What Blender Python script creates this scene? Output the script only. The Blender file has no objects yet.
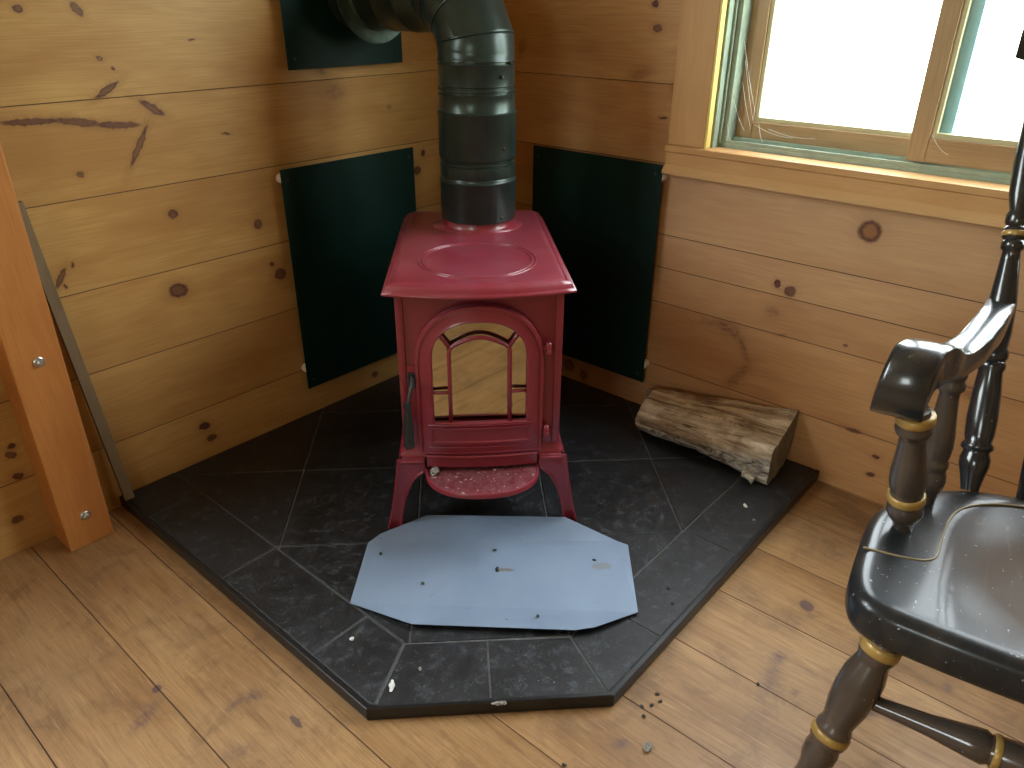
import bpy, bmesh, math, random
from mathutils import Vector, Matrix
random.seed(7)
C = bpy.context.scene
COL = C.collection
PI = math.pi
R = math.radians

# ------------------------------------------------------------------ camera
CAM_POS = Vector((-1.69946, -1.64918, 1.07485))
YAW, PITCH, ROLL, FPX = R(40.876), R(27.098), R(0.334), 756.63
fw = Vector((math.cos(PITCH)*math.cos(YAW), math.cos(PITCH)*math.sin(YAW), -math.sin(PITCH)))
rt = fw.cross(Vector((0, 0, 1))).normalized()
up = rt.cross(fw)
rt2 = rt*math.cos(ROLL) + up*math.sin(ROLL)
up2 = -rt*math.sin(ROLL) + up*math.cos(ROLL)
cam = bpy.data.cameras.new('camera')
cam.sensor_width = 36.0
cam.lens = 36.0*FPX/1024.0
cam.clip_start = 0.02
camo = bpy.data.objects.new('camera', cam)
m = Matrix((rt2, up2, -fw)).transposed().to_4x4()
m.translation = CAM_POS
camo.matrix_world = m
COL.objects.link(camo)
C.camera = camo

# ------------------------------------------------------------------ exposure, world, daylight
C.view_settings.view_transform = 'Standard'
C.view_settings.look = 'None'
C.view_settings.gamma = 1.0
C.view_settings.use_curve_mapping = False
C.view_settings.exposure = 0.88
C.cycles.use_denoising = True
C.cycles.max_bounces = 10
C.cycles.diffuse_bounces = 6
C.cycles.sample_clamp_indirect = 6.0
SKY = 9.0
w = bpy.data.worlds.new('overcast_sky')
C.world = w
w.use_nodes = True
nt = w.node_tree
nt.nodes.clear()
g = nt.nodes.new('ShaderNodeNewGeometry')
tc = nt.nodes.new('ShaderNodeTexCoord')
sx = nt.nodes.new('ShaderNodeSeparateXYZ')
nt.links.new(tc.outputs['Generated'], sx.inputs[0])
mr = nt.nodes.new('ShaderNodeMapRange')
mr.inputs['From Min'].default_value = -0.25
mr.inputs['From Max'].default_value = 0.45
nt.links.new(sx.outputs['Z'], mr.inputs['Value'])
cr = nt.nodes.new('ShaderNodeValToRGB')
cr.color_ramp.elements[0].position = 0.0
cr.color_ramp.elements[0].color = (0.34, 0.42, 0.30, 1)
cr.color_ramp.elements[1].position = 1.0
cr.color_ramp.elements[1].color = (0.86, 0.95, 1.0, 1)
e = cr.color_ramp.elements.new(0.45)
e.color = (0.62, 0.74, 0.66, 1)
nt.links.new(mr.outputs[0], cr.inputs[0])
bg = nt.nodes.new('ShaderNodeBackground')
bg.inputs['Strength'].default_value = SKY
nt.links.new(cr.outputs[0], bg.inputs['Color'])
ow = nt.nodes.new('ShaderNodeOutputWorld')
nt.links.new(bg.outputs[0], ow.inputs[0])


def portal(name, loc, rot, sx_, sy_):
    l = bpy.data.lights.new(name, 'AREA')
    l.shape = 'RECTANGLE'
    l.size, l.size_y = sx_, sy_
    l.cycles.is_portal = True
    o = bpy.data.objects.new(name, l)
    o.location = loc
    o.rotation_euler = rot
    COL.objects.link(o)
    return o


ROOM_X, ROOM_Y, ROOM_Z = -3.5, -3.7, 2.35
# window openings: right wall (seen), left wall beyond the post, and the far walls behind the camera
WR = (-2.25, -0.785, 0.757, 1.95)        # y0,y1,z0,z1 on x=0
WL = (-2.95, -1.45, 0.95, 2.15)          # x0,x1,z0,z1 on y=0
WW = (-2.2, -1.5, 1.0, 1.75)            # y0,y1,z0,z1 on x=ROOM_X
portal('daylight_right', (0.17, (WR[0]+WR[1])/2, (WR[2]+WR[3])/2), (0, R(90), 0), WR[3]-WR[2], WR[1]-WR[0])
portal('daylight_left', ((WL[0]+WL[1])/2, 0.17, (WL[2]+WL[3])/2), (R(-90), 0, 0), WL[1]-WL[0], WL[3]-WL[2])
portal('daylight_west', (ROOM_X-0.17, (WW[0]+WW[1])/2, (WW[2]+WW[3])/2), (0, R(-90), 0), WW[3]-WW[2], WW[1]-WW[0])


# ------------------------------------------------------------------ helpers
def obj(name, bm, mat, parent=None, smooth=False, loc=None, angle=None):
    me = bpy.data.meshes.new(name)
    bmesh.ops.recalc_face_normals(bm, faces=bm.faces)
    bm.to_mesh(me)
    bm.free()
    mats = mat if isinstance(mat, (list, tuple)) else [mat]
    for q in mats:
        me.materials.append(q)
    if smooth:
        for f in me.polygons:
            f.use_smooth = True
        if angle:
            me.set_sharp_from_angle(angle=R(angle))
    o = bpy.data.objects.new(name, me)
    COL.objects.link(o)
    if parent:
        o.parent = parent
    if loc:
        o.location = loc
    return o


def tag(o, label, cat, group=None):
    o['label'] = label
    o['category'] = cat
    if group:
        o['group'] = group
    return o


def struct(o):
    o['kind'] = 'structure'
    return o


def empty(name, loc, rz=0.0):
    o = bpy.data.objects.new(name, None)
    o.location = loc
    o.rotation_euler = (0, 0, rz)
    o.empty_display_size = 0.05
    COL.objects.link(o)
    return o


def box(bm, x0, x1, y0, y1, z0, z1, bevel=0.0, seg=2):
    vs = [bm.verts.new((x, y, z)) for z in (z0, z1) for y in (y0, y1) for x in (x0, x1)]
    fs = []
    for idx in ((0, 1, 3, 2), (4, 6, 7, 5), (0, 4, 5, 1), (1, 5, 7, 3), (3, 7, 6, 2), (2, 6, 4, 0)):
        fs.append(bm.faces.new([vs[i] for i in idx]))
    if bevel > 0:
        es = list({e for f in fs for e in f.edges})
        bmesh.ops.bevel(bm, geom=es, offset=bevel, segments=seg, profile=0.6, affect='EDGES')
    return fs


def loft(bm, rings, close=True, cap0=True, cap1=True):
    """rings: list of equal-length lists of points."""
    vr = [[bm.verts.new(p) for p in r] for r in rings]
    n = len(vr[0])
    for a, b in zip(vr, vr[1:]):
        for i in range(n if close else n-1):
            j = (i+1) % n
            bm.faces.new((a[i], a[j], b[j], b[i]))
    if cap0:
        bm.faces.new(list(reversed(vr[0])))
    if cap1:
        bm.faces.new(vr[-1])
    return vr


def frame_of(d):
    d = Vector(d).normalized()
    a = Vector((0, 0, 1)) if abs(d.z) < 0.9 else Vector((1, 0, 0))
    x = d.cross(a).normalized()
    return x, x.cross(d).normalized(), d


def turned(bm, p0, p1, prof, n=28):
    """lathe a profile [(t 0..1, radius)] along p0->p1"""
    p0, p1 = Vector(p0), Vector(p1)
    x, y, d = frame_of(p1-p0)
    rings = []
    for t, r in prof:
        c = p0.lerp(p1, t)
        rings.append([c + x*(r*math.cos(2*PI*i/n)) + y*(r*math.sin(2*PI*i/n)) for i in range(n)])
    loft(bm, rings)


def tube(bm, pts, rad, n=16, closed=False):
    pts = [Vector(p) for p in pts]
    rr = rad if isinstance(rad, (list, tuple)) else [rad]*len(pts)
    rings = []
    m_ = len(pts)
    prev = None
    for i, p in enumerate(pts):
        if closed:
            d = pts[(i+1) % m_]-pts[i-1]
        else:
            d = pts[min(i+1, m_-1)]-pts[max(i-1, 0)]
        d.normalize()
        if prev is None:
            x, y, _ = frame_of(d)
        else:
            x = (prev - d*prev.dot(d)).normalized()
            y = x.cross(d)
        prev = x
        rings.append([p + x*(rr[i]*math.cos(2*PI*k/n)) + y*(rr[i]*math.sin(2*PI*k/n)) for k in range(n)])
    if closed:
        vr = [[bm.verts.new(q) for q in r] for r in rings]
        for a in range(m_):
            b = (a+1) % m_
            # align start index
            best = min(range(n), key=lambda s: (vr[a][0].co-vr[b][s].co).length) if b == 0 else 0
            for i in range(n):
                j = (i+1) % n
                bm.faces.new((vr[a][i], vr[a][j], vr[b][(j+best) % n], vr[b][(i+best) % n]))
    else:
        loft(bm, rings)


def prism(bm, poly, axis, a0, a1, bevel=0.0, seg=2):
    """extrude 2-D poly [(u,v)] along axis ('x','y','z') from a0 to a1"""
    def P(u, v, a):
        return {'x': (a, u, v), 'y': (u, a, v), 'z': (u, v, a)}[axis]
    r0 = [bm.verts.new(P(u, v, a0)) for u, v in poly]
    r1 = [bm.verts.new(P(u, v, a1)) for u, v in poly]
    n = len(poly)
    fs = [bm.faces.new(r0), bm.faces.new(list(reversed(r1)))]
    for i in range(n):
        j = (i+1) % n
        fs.append(bm.faces.new((r0[j], r0[i], r1[i], r1[j])))
    if bevel:
        es = list({e for f in fs for e in f.edges})
        bmesh.ops.bevel(bm, geom=es, offset=bevel, segments=seg, profile=0.6, affect='EDGES')
    return fs


def strip_outline(bm, outer, inner, y0, y1):
    """solid ring between two equal-length closed XZ outlines, from y0 (front) to y1 (back)"""
    n = len(outer)
    of = [bm.verts.new((x, y0, z)) for x, z in outer]
    ob = [bm.verts.new((x, y1, z)) for x, z in outer]
    nf = [bm.verts.new((x, y0, z)) for x, z in inner]
    nb = [bm.verts.new((x, y1, z)) for x, z in inner]
    for i in range(n):
        j = (i+1) % n
        bm.faces.new((of[i], of[j], nf[j], nf[i]))
        bm.faces.new((ob[j], ob[i], nb[i], nb[j]))
        bm.faces.new((of[j], of[i], ob[i], ob[j]))
        bm.faces.new((nf[i], nf[j], nb[j], nb[i]))


def catmull(P, k=6, closed=False):
    out = []
    n = len(P)
    rng = range(n) if closed else range(n-1)
    for i in rng:
        if closed:
            p0, p1, p2, p3 = P[i-1], P[i], P[(i+1) % n], P[(i+2) % n]
        else:
            p0, p1, p2, p3 = P[max(i-1, 0)], P[i], P[i+1], P[min(i+2, n-1)]
        for s in range(k):
            t = s/k
            out.append(tuple(0.5*((2*b)+(-a+c)*t+(2*a-5*b+4*c-d)*t*t+(-a+3*b-3*c+d)*t**3) for a, b, c, d in zip(p0, p1, p2, p3)))
    if not closed:
        out.append(tuple(P[-1]))
    return out


# ------------------------------------------------------------------ materials
class NT:
    def __init__(s, name):
        s.m = bpy.data.materials.new(name)
        s.m.use_nodes = True
        s.t = s.m.node_tree
        s.t.nodes.clear()
        s.out = s.t.nodes.new('ShaderNodeOutputMaterial')
        s.b = s.t.nodes.new('ShaderNodeBsdfPrincipled')
        s.t.links.new(s.b.outputs[0], s.out.inputs[0])
        s.tc = s.t.nodes.new('ShaderNodeTexCoord')

    def n(s, typ, **kw):
        q = s.t.nodes.new(typ)
        for k, v in kw.items():
            setattr(q, k, v)
        return q

    def set(s, sock, v):
        if hasattr(v, 'default_value') or hasattr(v, 'is_output'):
            s.t.links.new(v, sock)
        else:
            sock.default_value = v

    def math(s, op, a, b=None, c=None, clamp=False):
        q = s.n('ShaderNodeMath', operation=op, use_clamp=clamp)
        s.set(q.inputs[0], a)
        if b is not None:
            s.set(q.inputs[1], b)
        if c is not None:
            s.set(q.inputs[2], c)
        return q.outputs[0]

    def noise(s, vec, scale, detail=4, rough=0.55, dist=0.0):
        q = s.n('ShaderNodeTexNoise')
        s.set(q.inputs['Vector'], vec)
        q.inputs['Scale'].default_value = scale
        q.inputs['Detail'].default_value = detail
        q.inputs['Roughness'].default_value = rough
        q.inputs['Distortion'].default_value = dist
        return q.outputs[0]

    def rng(s, v, a, b, c=0.0, d=1.0, smooth=False):
        q = s.n('ShaderNodeMapRange')
        if smooth:
            q.interpolation_type = 'SMOOTHSTEP'
        s.set(q.inputs['Value'], v)
        for nme, val in (('From Min', a), ('From Max', b), ('To Min', c), ('To Max', d)):
            q.inputs[nme].default_value = val
        return q.outputs[0]

    def mix(s, f, a, b, blend='MIX'):
        q = s.n('ShaderNodeMix', data_type='RGBA', blend_type=blend)
        s.set(q.inputs[0], f)
        for sock, v in ((q.inputs[6], a), (q.inputs[7], b)):
            if isinstance(v, tuple):
                sock.default_value = (*v[:3], 1)
            else:
                s.t.links.new(v, sock)
        return q.outputs[2]

    def scale(s, vec, sc, loc=(0, 0, 0), rot=(0, 0, 0)):
        q = s.n('ShaderNodeMapping')
        s.set(q.inputs[0], vec)
        q.inputs['Scale'].default_value = sc
        q.inputs['Location'].default_value = loc
        q.inputs['Rotation'].default_value = rot
        return q.outputs[0]

    def bump(s, h, strength=0.2, dist=0.002):
        q = s.n('ShaderNodeBump')
        q.inputs['Strength'].default_value = strength
        q.inputs['Distance'].default_value = dist
        s.set(q.inputs['Height'], h)
        s.t.links.new(q.outputs[0], s.b.inputs['Normal'])

    def fin(s, col=None, rough=None, metal=0.0, spec=0.5, coat=None):
        if col is not None:
            if isinstance(col, tuple):
                s.b.inputs['Base Color'].default_value = (*col[:3], 1)
            else:
                s.t.links.new(col, s.b.inputs['Base Color'])
        if rough is not None:
            s.set(s.b.inputs['Roughness'], rough)
        s.b.inputs['Metallic'].default_value = metal
        s.b.inputs['Specular IOR Level'].default_value = spec
        if coat:
            s.b.inputs['Coat Weight'].default_value = coat[0]
            s.b.inputs['Coat Roughness'].default_value = coat[1]
        return s.m


def plank_mat(name, axes, base, light, dark, knots, knotcol, rough=0.4, grain=1.0, wear=0.0, coat=None, extra=None):
    """axes: (index along the plank, index across). Knots in metres on that plane."""
    s = NT(name)
    sep = s.n('ShaderNodeSeparateXYZ')
    s.t.links.new(s.tc.outputs['Object'], sep.inputs[0])
    A, B = sep.outputs[axes[0]], sep.outputs[axes[1]]
    pid = s.n('ShaderNodeAttribute', attribute_name='plank')
    pid = pid.outputs['Fac']
    cmb = s.n('ShaderNodeCombineXYZ')
    s.set(cmb.inputs[0], A)
    s.set(cmb.inputs[1], B)
    P2 = cmb.outputs[0]
    # wobble for knot outlines
    wob = s.n('ShaderNodeTexNoise')
    s.set(wob.inputs['Vector'], P2)
    wob.inputs['Scale'].default_value = 90
    wob.inputs['Detail'].default_value = 3
    wv = s.n('ShaderNodeVectorMath', operation='SUBTRACT')
    s.set(wv.inputs[0], wob.outputs['Color'])
    wv.inputs[1].default_value = (0.5, 0.5, 0.5)
    ws = s.n('ShaderNodeVectorMath', operation='SCALE')
    s.set(ws.inputs[0], wv.outputs[0])
    ws.inputs['Scale'].default_value = 0.008
    wa = s.n('ShaderNodeVectorMath', operation='ADD')
    s.set(wa.inputs[0], P2)
    s.set(wa.inputs[1], ws.outputs[0])
    PW = wa.outputs[0]
    km = halo = core = None
    kn0 = s.noise(s.scale(P2, (55, 120, 1)), 1.0, 5, 0.7, 0.8)
    knz = s.rng(kn0, 0.38, 0.62)
    for (cx, cy, ra, rb, an, st, co) in knots:
        mp = s.n('ShaderNodeMapping', vector_type='TEXTURE')
        s.set(mp.inputs[0], PW)
        mp.inputs['Location'].default_value = (cx, cy, 0)
        mp.inputs['Rotation'].default_value = (0, 0, an)
        mp.inputs['Scale'].default_value = (ra*1.05, rb*1.05, 1)
        ln = s.n('ShaderNodeVectorMath', operation='LENGTH')
        s.set(ln.inputs[0], mp.outputs[0])
        L = ln.outputs['Value']
        if st > 0.65:
            mk = s.rng(L, 0.75, 1.15, min(1.0, st*1.12), 0.0, True)
        else:
            mk = s.math('MULTIPLY', s.rng(L, 0.15, 1.45, st*1.5, 0.0, True), knz)
        hl = s.rng(L, 0.8, 2.6, 0.75*st, 0.0, True)
        km = mk if km is None else s.math('MAXIMUM', km, mk)
        halo = hl if halo is None else s.math('ADD', halo, hl)
        if co > 0.01:
            ck = s.rng(L, 0.45, 0.75, co, 0.0, True)
            core = ck if core is None else s.math('MAXIMUM', core, ck)
    if km is None:
        km = halo = s.rng(A, 0, 1, 0.0, 0.0)
    # grain coordinates
    off = s.math('MULTIPLY', pid, 37.7)
    Boff = s.math('ADD', B, s.math('MULTIPLY', halo, 0.012))
    c2 = s.n('ShaderNodeCombineXYZ')
    s.set(c2.inputs[0], s.math('ADD', s.math('MULTIPLY', A, 1.3), off))
    s.set(c2.inputs[1], s.math('MULTIPLY', Boff, 9.0))
    s.set(c2.inputs[2], off)
    big = s.noise(c2.outputs[0], 1.0, 2, 0.5, 0.4)
    band = s.math('SINE', s.math('MULTIPLY', s.math('ADD', big, s.math('MULTIPLY', Boff, 1.2)), 95.0))
    band = s.rng(band, -1, 1)
    c3 = s.n('ShaderNodeCombineXYZ')
    s.set(c3.inputs[0], s.math('ADD', s.math('MULTIPLY', A, 9), off))
    s.set(c3.inputs[1], s.math('MULTIPLY', Boff, 420.0))
    s.set(c3.inputs[2], off)
    fine = s.noise(c3.outputs[0], 1.0, 3, 0.6)
    c4 = s.n('ShaderNodeCombineXYZ')
    s.set(c4.inputs[0], s.math('ADD', s.math('MULTIPLY', A, 2.2), off))
    s.set(c4.inputs[1], s.math('MULTIPLY', B, 7.0))
    s.set(c4.inputs[2], off)
    blotch = s.noise(c4.outputs[0], 1.0, 3, 0.6)
    pn = s.n('ShaderNodeTexWhiteNoise', noise_dimensions='1D')
    s.set(pn.inputs['W'], s.math('MULTIPLY', pid, 13.37))
    tone = pn.outputs['Value']
    col = s.mix(s.rng(blotch, 0.3, 0.72), base, light)
    col = s.mix(s.math('MULTIPLY', band, 0.13*grain), col, dark)
    col = s.mix(s.math('MULTIPLY', s.rng(fine, 0.42, 0.68), 0.42*grain), col, dark)
    col = s.mix(s.math('MULTIPLY', s.rng(blotch, 0.52, 0.36, 0, 1), 0.30), col, dark)
    col = s.mix(s.rng(tone, 0, 1, 0.0, 0.35), col, s.mix(0.5, dark, base))
    col = s.mix(s.math('MINIMUM', s.math('MULTIPLY', halo, 0.35), 0.45), col, tuple(0.5*a+0.5*b for a, b in zip(dark, knotcol)))
    kc = s.mix(s.rng(kn0, 0.35, 0.7), knotcol, tuple(v*2.6 for v in knotcol))
    col = s.mix(km, col, kc)
    if core is not None:
        col = s.mix(core, col, tuple(0.6*a+0.4*b for a, b in zip(dark, base)))
    r = rough
    if wear > 0:
        wn = s.noise(s.tc.outputs['Object'], 3.2, 6, 0.65, 0.3)
        col = s.mix(s.rng(wn, 0.45, 0.70, 0, 0.45*wear), col, (0.23, 0.15, 0.08))
        wn3 = s.noise(s.tc.outputs['Object'], 11.0, 6, 0.7, 0.6)
        col = s.mix(s.rng(wn3, 0.50, 0.68, 0, 0.5*wear), col, (0.105, 0.062, 0.034))
        sc2 = s.noise(s.scale(s.tc.outputs['Object'], (260, 14, 1), rot=(0, 0, 0.35)), 1.0, 2, 0.5)
        col = s.mix(s.rng(sc2, 0.60, 0.72, 0, 0.5*wear), col, light)
        wl = s.noise(s.scale(s.tc.outputs['Object'], (6, 2.2, 1)), 1.0, 7, 0.7, 1.0)
        col = s.mix(s.rng(wl, 0.52, 0.72, 0, 0.35*wear), col, (0.42, 0.27, 0.125))
        g1 = s.noise(s.scale(s.tc.outputs['Object'], (70, 5, 1)), 1.0, 6, 0.75, 0.4)
        col = s.mix(s.rng(g1, 0.50, 0.66, 0, 0.55*wear), col, (0.14, 0.07, 0.030))
        wn2 = s.noise(s.tc.outputs['Object'], 160.0, 2, 0.5)
        col = s.mix(s.rng(wn2, 0.70, 0.76, 0, 0.55*wear), col, (0.05, 0.035, 0.025))
        col = s.mix(s.math('MULTIPLY', km, 0.75), col, knotcol)
        r = s.rng(wn, 0.3, 0.7, rough-0.08, rough+0.14)
    if extra:
        col = extra(s, col, A, B, km)
    s.bump(s.math('ADD', s.math('MULTIPLY', fine, 0.6), s.math('MULTIPLY', km, 0.6)), 0.12, 0.001)
    return s.fin(col, r, coat=coat, spec=0.28)


def simple(name, col, rough=0.4, metal=0.0, var=0.0, nscale=20, bump=0.0, bscale=200, coat=None, spec=0.5, dust=None):
    s = NT(name)
    c = col
    if var > 0:
        nz = s.noise(s.tc.outputs['Object'], nscale, 5, 0.6)
        c = s.mix(s.rng(nz, 0.35, 0.7), tuple(max(0, v*(1-var)) for v in col), tuple(min(1, v*(1+var)) for v in col))
    if dust:
        d = s.noise(s.tc.outputs['Object'], dust[1], 6, 0.7)
        c = s.mix(s.rng(d, dust[2], dust[2]+0.12, 0, dust[0]), c, dust[3])
    if bump > 0:
        s.bump(s.noise(s.tc.outputs['Object'], bscale, 3, 0.5), bump, 0.001)
    return s.fin(c, rough, metal, spec, coat)


KL = [[-1.1429, 1.051, 0.0081, 0.0064, -0.0063, 0.9, 0.3], [-1.0433, 1.0503, 0.0147, 0.0078, -0.9325, 0.75, 0.2], [-1.0219, 0.9643, 0.0068, 0.0044, 0.0847, 0.9, 0.6], [-1.0005, 0.9451, 0.0038, 0.0029, -0.2972, 0.9, 0.0], [-1.0209, 0.9071, 0.0277, 0.0061, 0.4891, 0.9, 0.3], [-0.9386, 0.8657, 0.0271, 0.0073, -0.6191, 0.85, 0.25], [-0.9819, 0.7951, 0.0447, 0.006, 0.9767, 0.85, 0.3], [-1.1716, 0.8622, 0.0508, 0.0062, -0.0674, 0.8, 0.1], [-1.0891, 0.8536, 0.0408, 0.0075, -0.1929, 0.75, 0.1], [-1.0149, 0.8403, 0.0443, 0.0067, -0.1049, 0.8, 0.1], [-1.1092, 0.7562, 0.0076, 0.0067, -0.023, 0.7, 0.1], [-0.9394, 0.6447, 0.0113, 0.0098, -0.1885, 0.85, 0.2], [-0.7375, 0.5818, 0.0108, 0.0121, -0.1983, 0.8, 0.2], [-1.1937, 0.5624, 0.0218, 0.0057, 0.9767, 0.8, 0.2], [-1.1663, 0.5832, 0.0028, 0.0062, -0.2394, 0.8, 0.0], [-1.1898, 0.5432, 0.003, 0.0052, 0.0936, 0.8, 0.0], [-0.9618, 0.4726, 0.0223, 0.0164, -0.2133, 1.0, 0.25], [-0.6957, 0.4445, 0.0161, 0.0145, -0.0874, 1.0, 0.2], [-0.7156, 0.4758, 0.0057, 0.0051, -0.2384, 0.9, 0.0], [-0.9669, 0.1163, 0.0145, 0.0097, -0.2286, 1.0, 0.0], [-0.9541, 0.077, 0.0135, 0.0087, -0.1215, 0.8, 0.1], [-0.5121, 0.9102, 0.0146, 0.0069, -0.2131, 0.6, 0.2], [-0.4702, 0.8615, 0.0305, 0.0164, -0.0757, 0.5, 0.2], [-0.3026, 0.8112, 0.0069, 0.0063, -0.0889, 0.6, 0.0], [-0.188, 0.6768, 0.0078, 0.0096, -0.1305, 0.9, 0.0], [-0.2123, 0.6313, 0.0135, 0.0113, -0.0437, 0.7, 0.0], [-0.4252, 0.0608, 0.0116, 0.0103, -0.0782, 0.7, 0.0], [-1.3701, 0.2448, 0.0082, 0.0057, -0.1629, 0.9, 0.0], [-1.3762, 0.2258, 0.0111, 0.0077, -0.4446, 0.8, 0.2], [-1.3768, 0.174, 0.0111, 0.0082, -0.265, 0.9, 0.1], [-1.4037, 0.0765, 0.0125, 0.0087, -0.0428, 0.8, 0.1], [-0.8269, 0.9918, 0.008, 0.002, 0.089, 0.8, 0.0], [-0.7831, 0.7975, 0.0097, 0.002, -0.2233, 0.8, 0.0]]
KR = [[-0.2051, 0.9532, 0.0207, 0.0117, -1.1436, 0.55, 0.5], [-0.6115, 1.0618, 0.0094, 0.0073, 3.1327, 0.9, 0.0], [-0.6224, 1.0106, 0.0123, 0.0085, -3.0811, 0.8, 0.2], [-0.581, 0.908, 0.0326, 0.0164, 2.7648, 0.3, 0.5], [-0.6811, 0.8844, 0.008, 0.0111, 3.0719, 0.5, 0.6], [-0.6602, 0.8147, 0.0125, 0.0028, 3.0489, 0.8, 0.0], [-1.1861, 0.6329, 0.0244, 0.0236, 2.9991, 0.85, 0.65], [-1.0078, 0.4739, 0.0085, 0.0098, 3.0514, 0.9, 0.1], [-1.0404, 0.4619, 0.0143, 0.0134, 2.9861, 0.8, 0.15], [-1.0061, 0.4025, 0.0174, 0.0139, 2.955, 0.55, 0.4], [-1.0403, 0.3507, 0.0124, 0.0038, 2.8613, 0.5, 0.0], [-1.1887, 0.3673, 0.0056, 0.0037, 3.0677, 0.7, 0.0], [-1.3106, 0.1169, 0.0089, 0.0048, 3.0312, 0.9, 0.0], [-1.3087, 0.0669, 0.0102, 0.0053, 2.8506, 0.85, 0.0], [-1.2486, 0.1648, 0.0196, 0.0053, 3.0993, 0.8, 0.0], [-0.4094, 0.0689, 0.0193, 0.0181, -3.1073, 0.7, 0.3], [-0.4654, 0.0531, 0.0135, 0.0169, -2.9627, 0.7, 0.2], [-0.9034, 0.3253, 0.038, 0.0171, -2.8269, 0.62, 0.1], [-0.9493, 0.286, 0.0356, 0.0085, -2.1103, 0.62, 0.1], [-0.9468, 0.21, 0.0435, 0.0127, -1.0394, 0.62, 0.1], [-1.4587, 0.334, 0.0206, 0.0129, -2.6138, 0.5, 0.2], [-0.8491, 0.3294, 0.0494, 0.0081, 2.9268, 0.35, 0.0]]
KF = [[-1.3483, -0.4519, 0.0128, 0.0154, -0.9477, 0.7, 0.25], [-1.5254, -0.6303, 0.0163, 0.0137, -0.9055, 0.6, 0.4], [-1.4655, -0.5682, 0.0071, 0.0052, -1.1375, 0.7, 0.2], [-1.4161, -0.6722, 0.0076, 0.0069, -1.107, 0.6, 0.4], [-1.3619, -0.6184, 0.0216, 0.0126, -1.5509, 0.5, 0.1], [-1.3709, -0.6778, 0.0454, 0.0118, -1.7015, 0.4, 0.1], [-1.3655, -0.1703, 0.0226, 0.0154, -1.1238, 0.4, 0.0], [-1.4828, -0.1798, 0.0204, 0.0214, -1.0524, 0.45, 0.0], [-1.3423, -0.2579, 0.0229, 0.012, -1.1749, 0.3, 0.0], [-0.7182, -1.2966, 0.0123, 0.0119, -1.2257, 0.6, 0.2], [-0.8154, -1.2792, 0.0166, 0.0049, 0.0982, 0.7, 0.1], [-0.5768, -1.3996, 0.0086, 0.0078, -1.6132, 0.7, 0.1], [-0.6196, -1.4434, 0.0299, 0.0137, -2.0081, 0.4, 0.3], [-0.7949, -1.3742, 0.0305, 0.0163, -1.1081, 0.25, 0.1], [-1.2447, -0.9585, 0.0134, 0.0085, -1.0506, 0.55, 0.4], [-1.6132, -0.4875, 0.0127, 0.0076, -1.666, 0.6, 0.3], [-0.387, -1.6622, 0.0688, 0.0186, -2.5289, 0.4, 0.3], [-0.9065, -1.0633, 0.0138, 0.0046, -1.1017, 0.3, 0.0], [-0.7081, -1.3282, 0.0182, 0.007, -1.6705, 0.35, 0.0]]


PINE_B, PINE_L, PINE_D = (0.41, 0.222, 0.066), (0.53, 0.335, 0.115), (0.27, 0.120, 0.032)
KN = (0.050, 0.018, 0.012)
def paler_below_window(s, col, A, B, km):
    # the boards below the window mix paler, to a straight upright edge, fading downwards
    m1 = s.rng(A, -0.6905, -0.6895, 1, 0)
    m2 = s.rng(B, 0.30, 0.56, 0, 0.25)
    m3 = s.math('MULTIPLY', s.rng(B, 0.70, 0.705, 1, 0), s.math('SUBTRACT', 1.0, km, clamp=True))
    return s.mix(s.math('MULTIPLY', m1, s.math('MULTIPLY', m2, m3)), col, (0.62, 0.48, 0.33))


M_WL = plank_mat('knotty_pine_left', (0, 2), PINE_B, PINE_L, PINE_D, KL, KN, rough=0.42)
M_WR = plank_mat('knotty_pine_right', (1, 2), (0.44, 0.225, 0.088), (0.56, 0.34, 0.155), (0.28, 0.12, 0.042), KR, (0.055, 0.022, 0.016), rough=0.42, extra=paler_below_window)
M_PINE = plank_mat('pine_panelling', (0, 2), PINE_B, PINE_L, PINE_D, [], KN, rough=0.45)
M_PINEY = plank_mat('pine_panelling_side', (1, 2), PINE_B, PINE_L, PINE_D, [], KN, rough=0.45)
M_CEIL = plank_mat('pine_ceiling', (0, 1), PINE_B, PINE_L, PINE_D, [], KN, rough=0.5)
M_FL = plank_mat('worn_pine_floor', (1, 0), (0.30, 0.160, 0.062), (0.43, 0.26, 0.115), (0.13, 0.060, 0.023), KF, (0.07, 0.042, 0.045), rough=0.42, wear=1.0)
M_TRIM = plank_mat('pine_trim_upright', (2, 1), (0.53, 0.30, 0.12), (0.60, 0.37, 0.17), (0.38, 0.19, 0.07), [], KN, rough=0.4, grain=0.8)
M_TRIMH = plank_mat('pine_trim_level', (1, 2), (0.53, 0.30, 0.12), (0.60, 0.37, 0.17), (0.38, 0.19, 0.07), [], KN, rough=0.4, grain=0.8)
M_MOULD = plank_mat('pale_bottom_moulding', (1, 2), (0.57, 0.35, 0.16), (0.62, 0.41, 0.20), (0.45, 0.25, 0.10), [], KN, rough=0.4, grain=0.6)
M_SASH = plank_mat('varnished_sash_upright', (2, 1), (0.40, 0.26, 0.13), (0.48, 0.33, 0.18), (0.24, 0.14, 0.07), [], KN, rough=0.35)
M_SASHH = plank_mat('varnished_sash_level', (1, 2), (0.40, 0.26, 0.13), (0.48, 0.33, 0.18), (0.24, 0.14, 0.07), [], KN, rough=0.35)
M_POST = plank_mat('fir_post', (2, 0), (0.40, 0.155, 0.035), (0.50, 0.225, 0.062), (0.27, 0.080, 0.018), [], KN, rough=0.5, grain=0.9)
M_LATH = plank_mat('weathered_lath', (2, 0), (0.17, 0.12, 0.065), (0.25, 0.18, 0.10), (0.09, 0.06, 0.03), [], KN, rough=0.7)
M_SEAM = simple('dark_board_joint', (0.09, 0.045, 0.02), 0.8)
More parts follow.
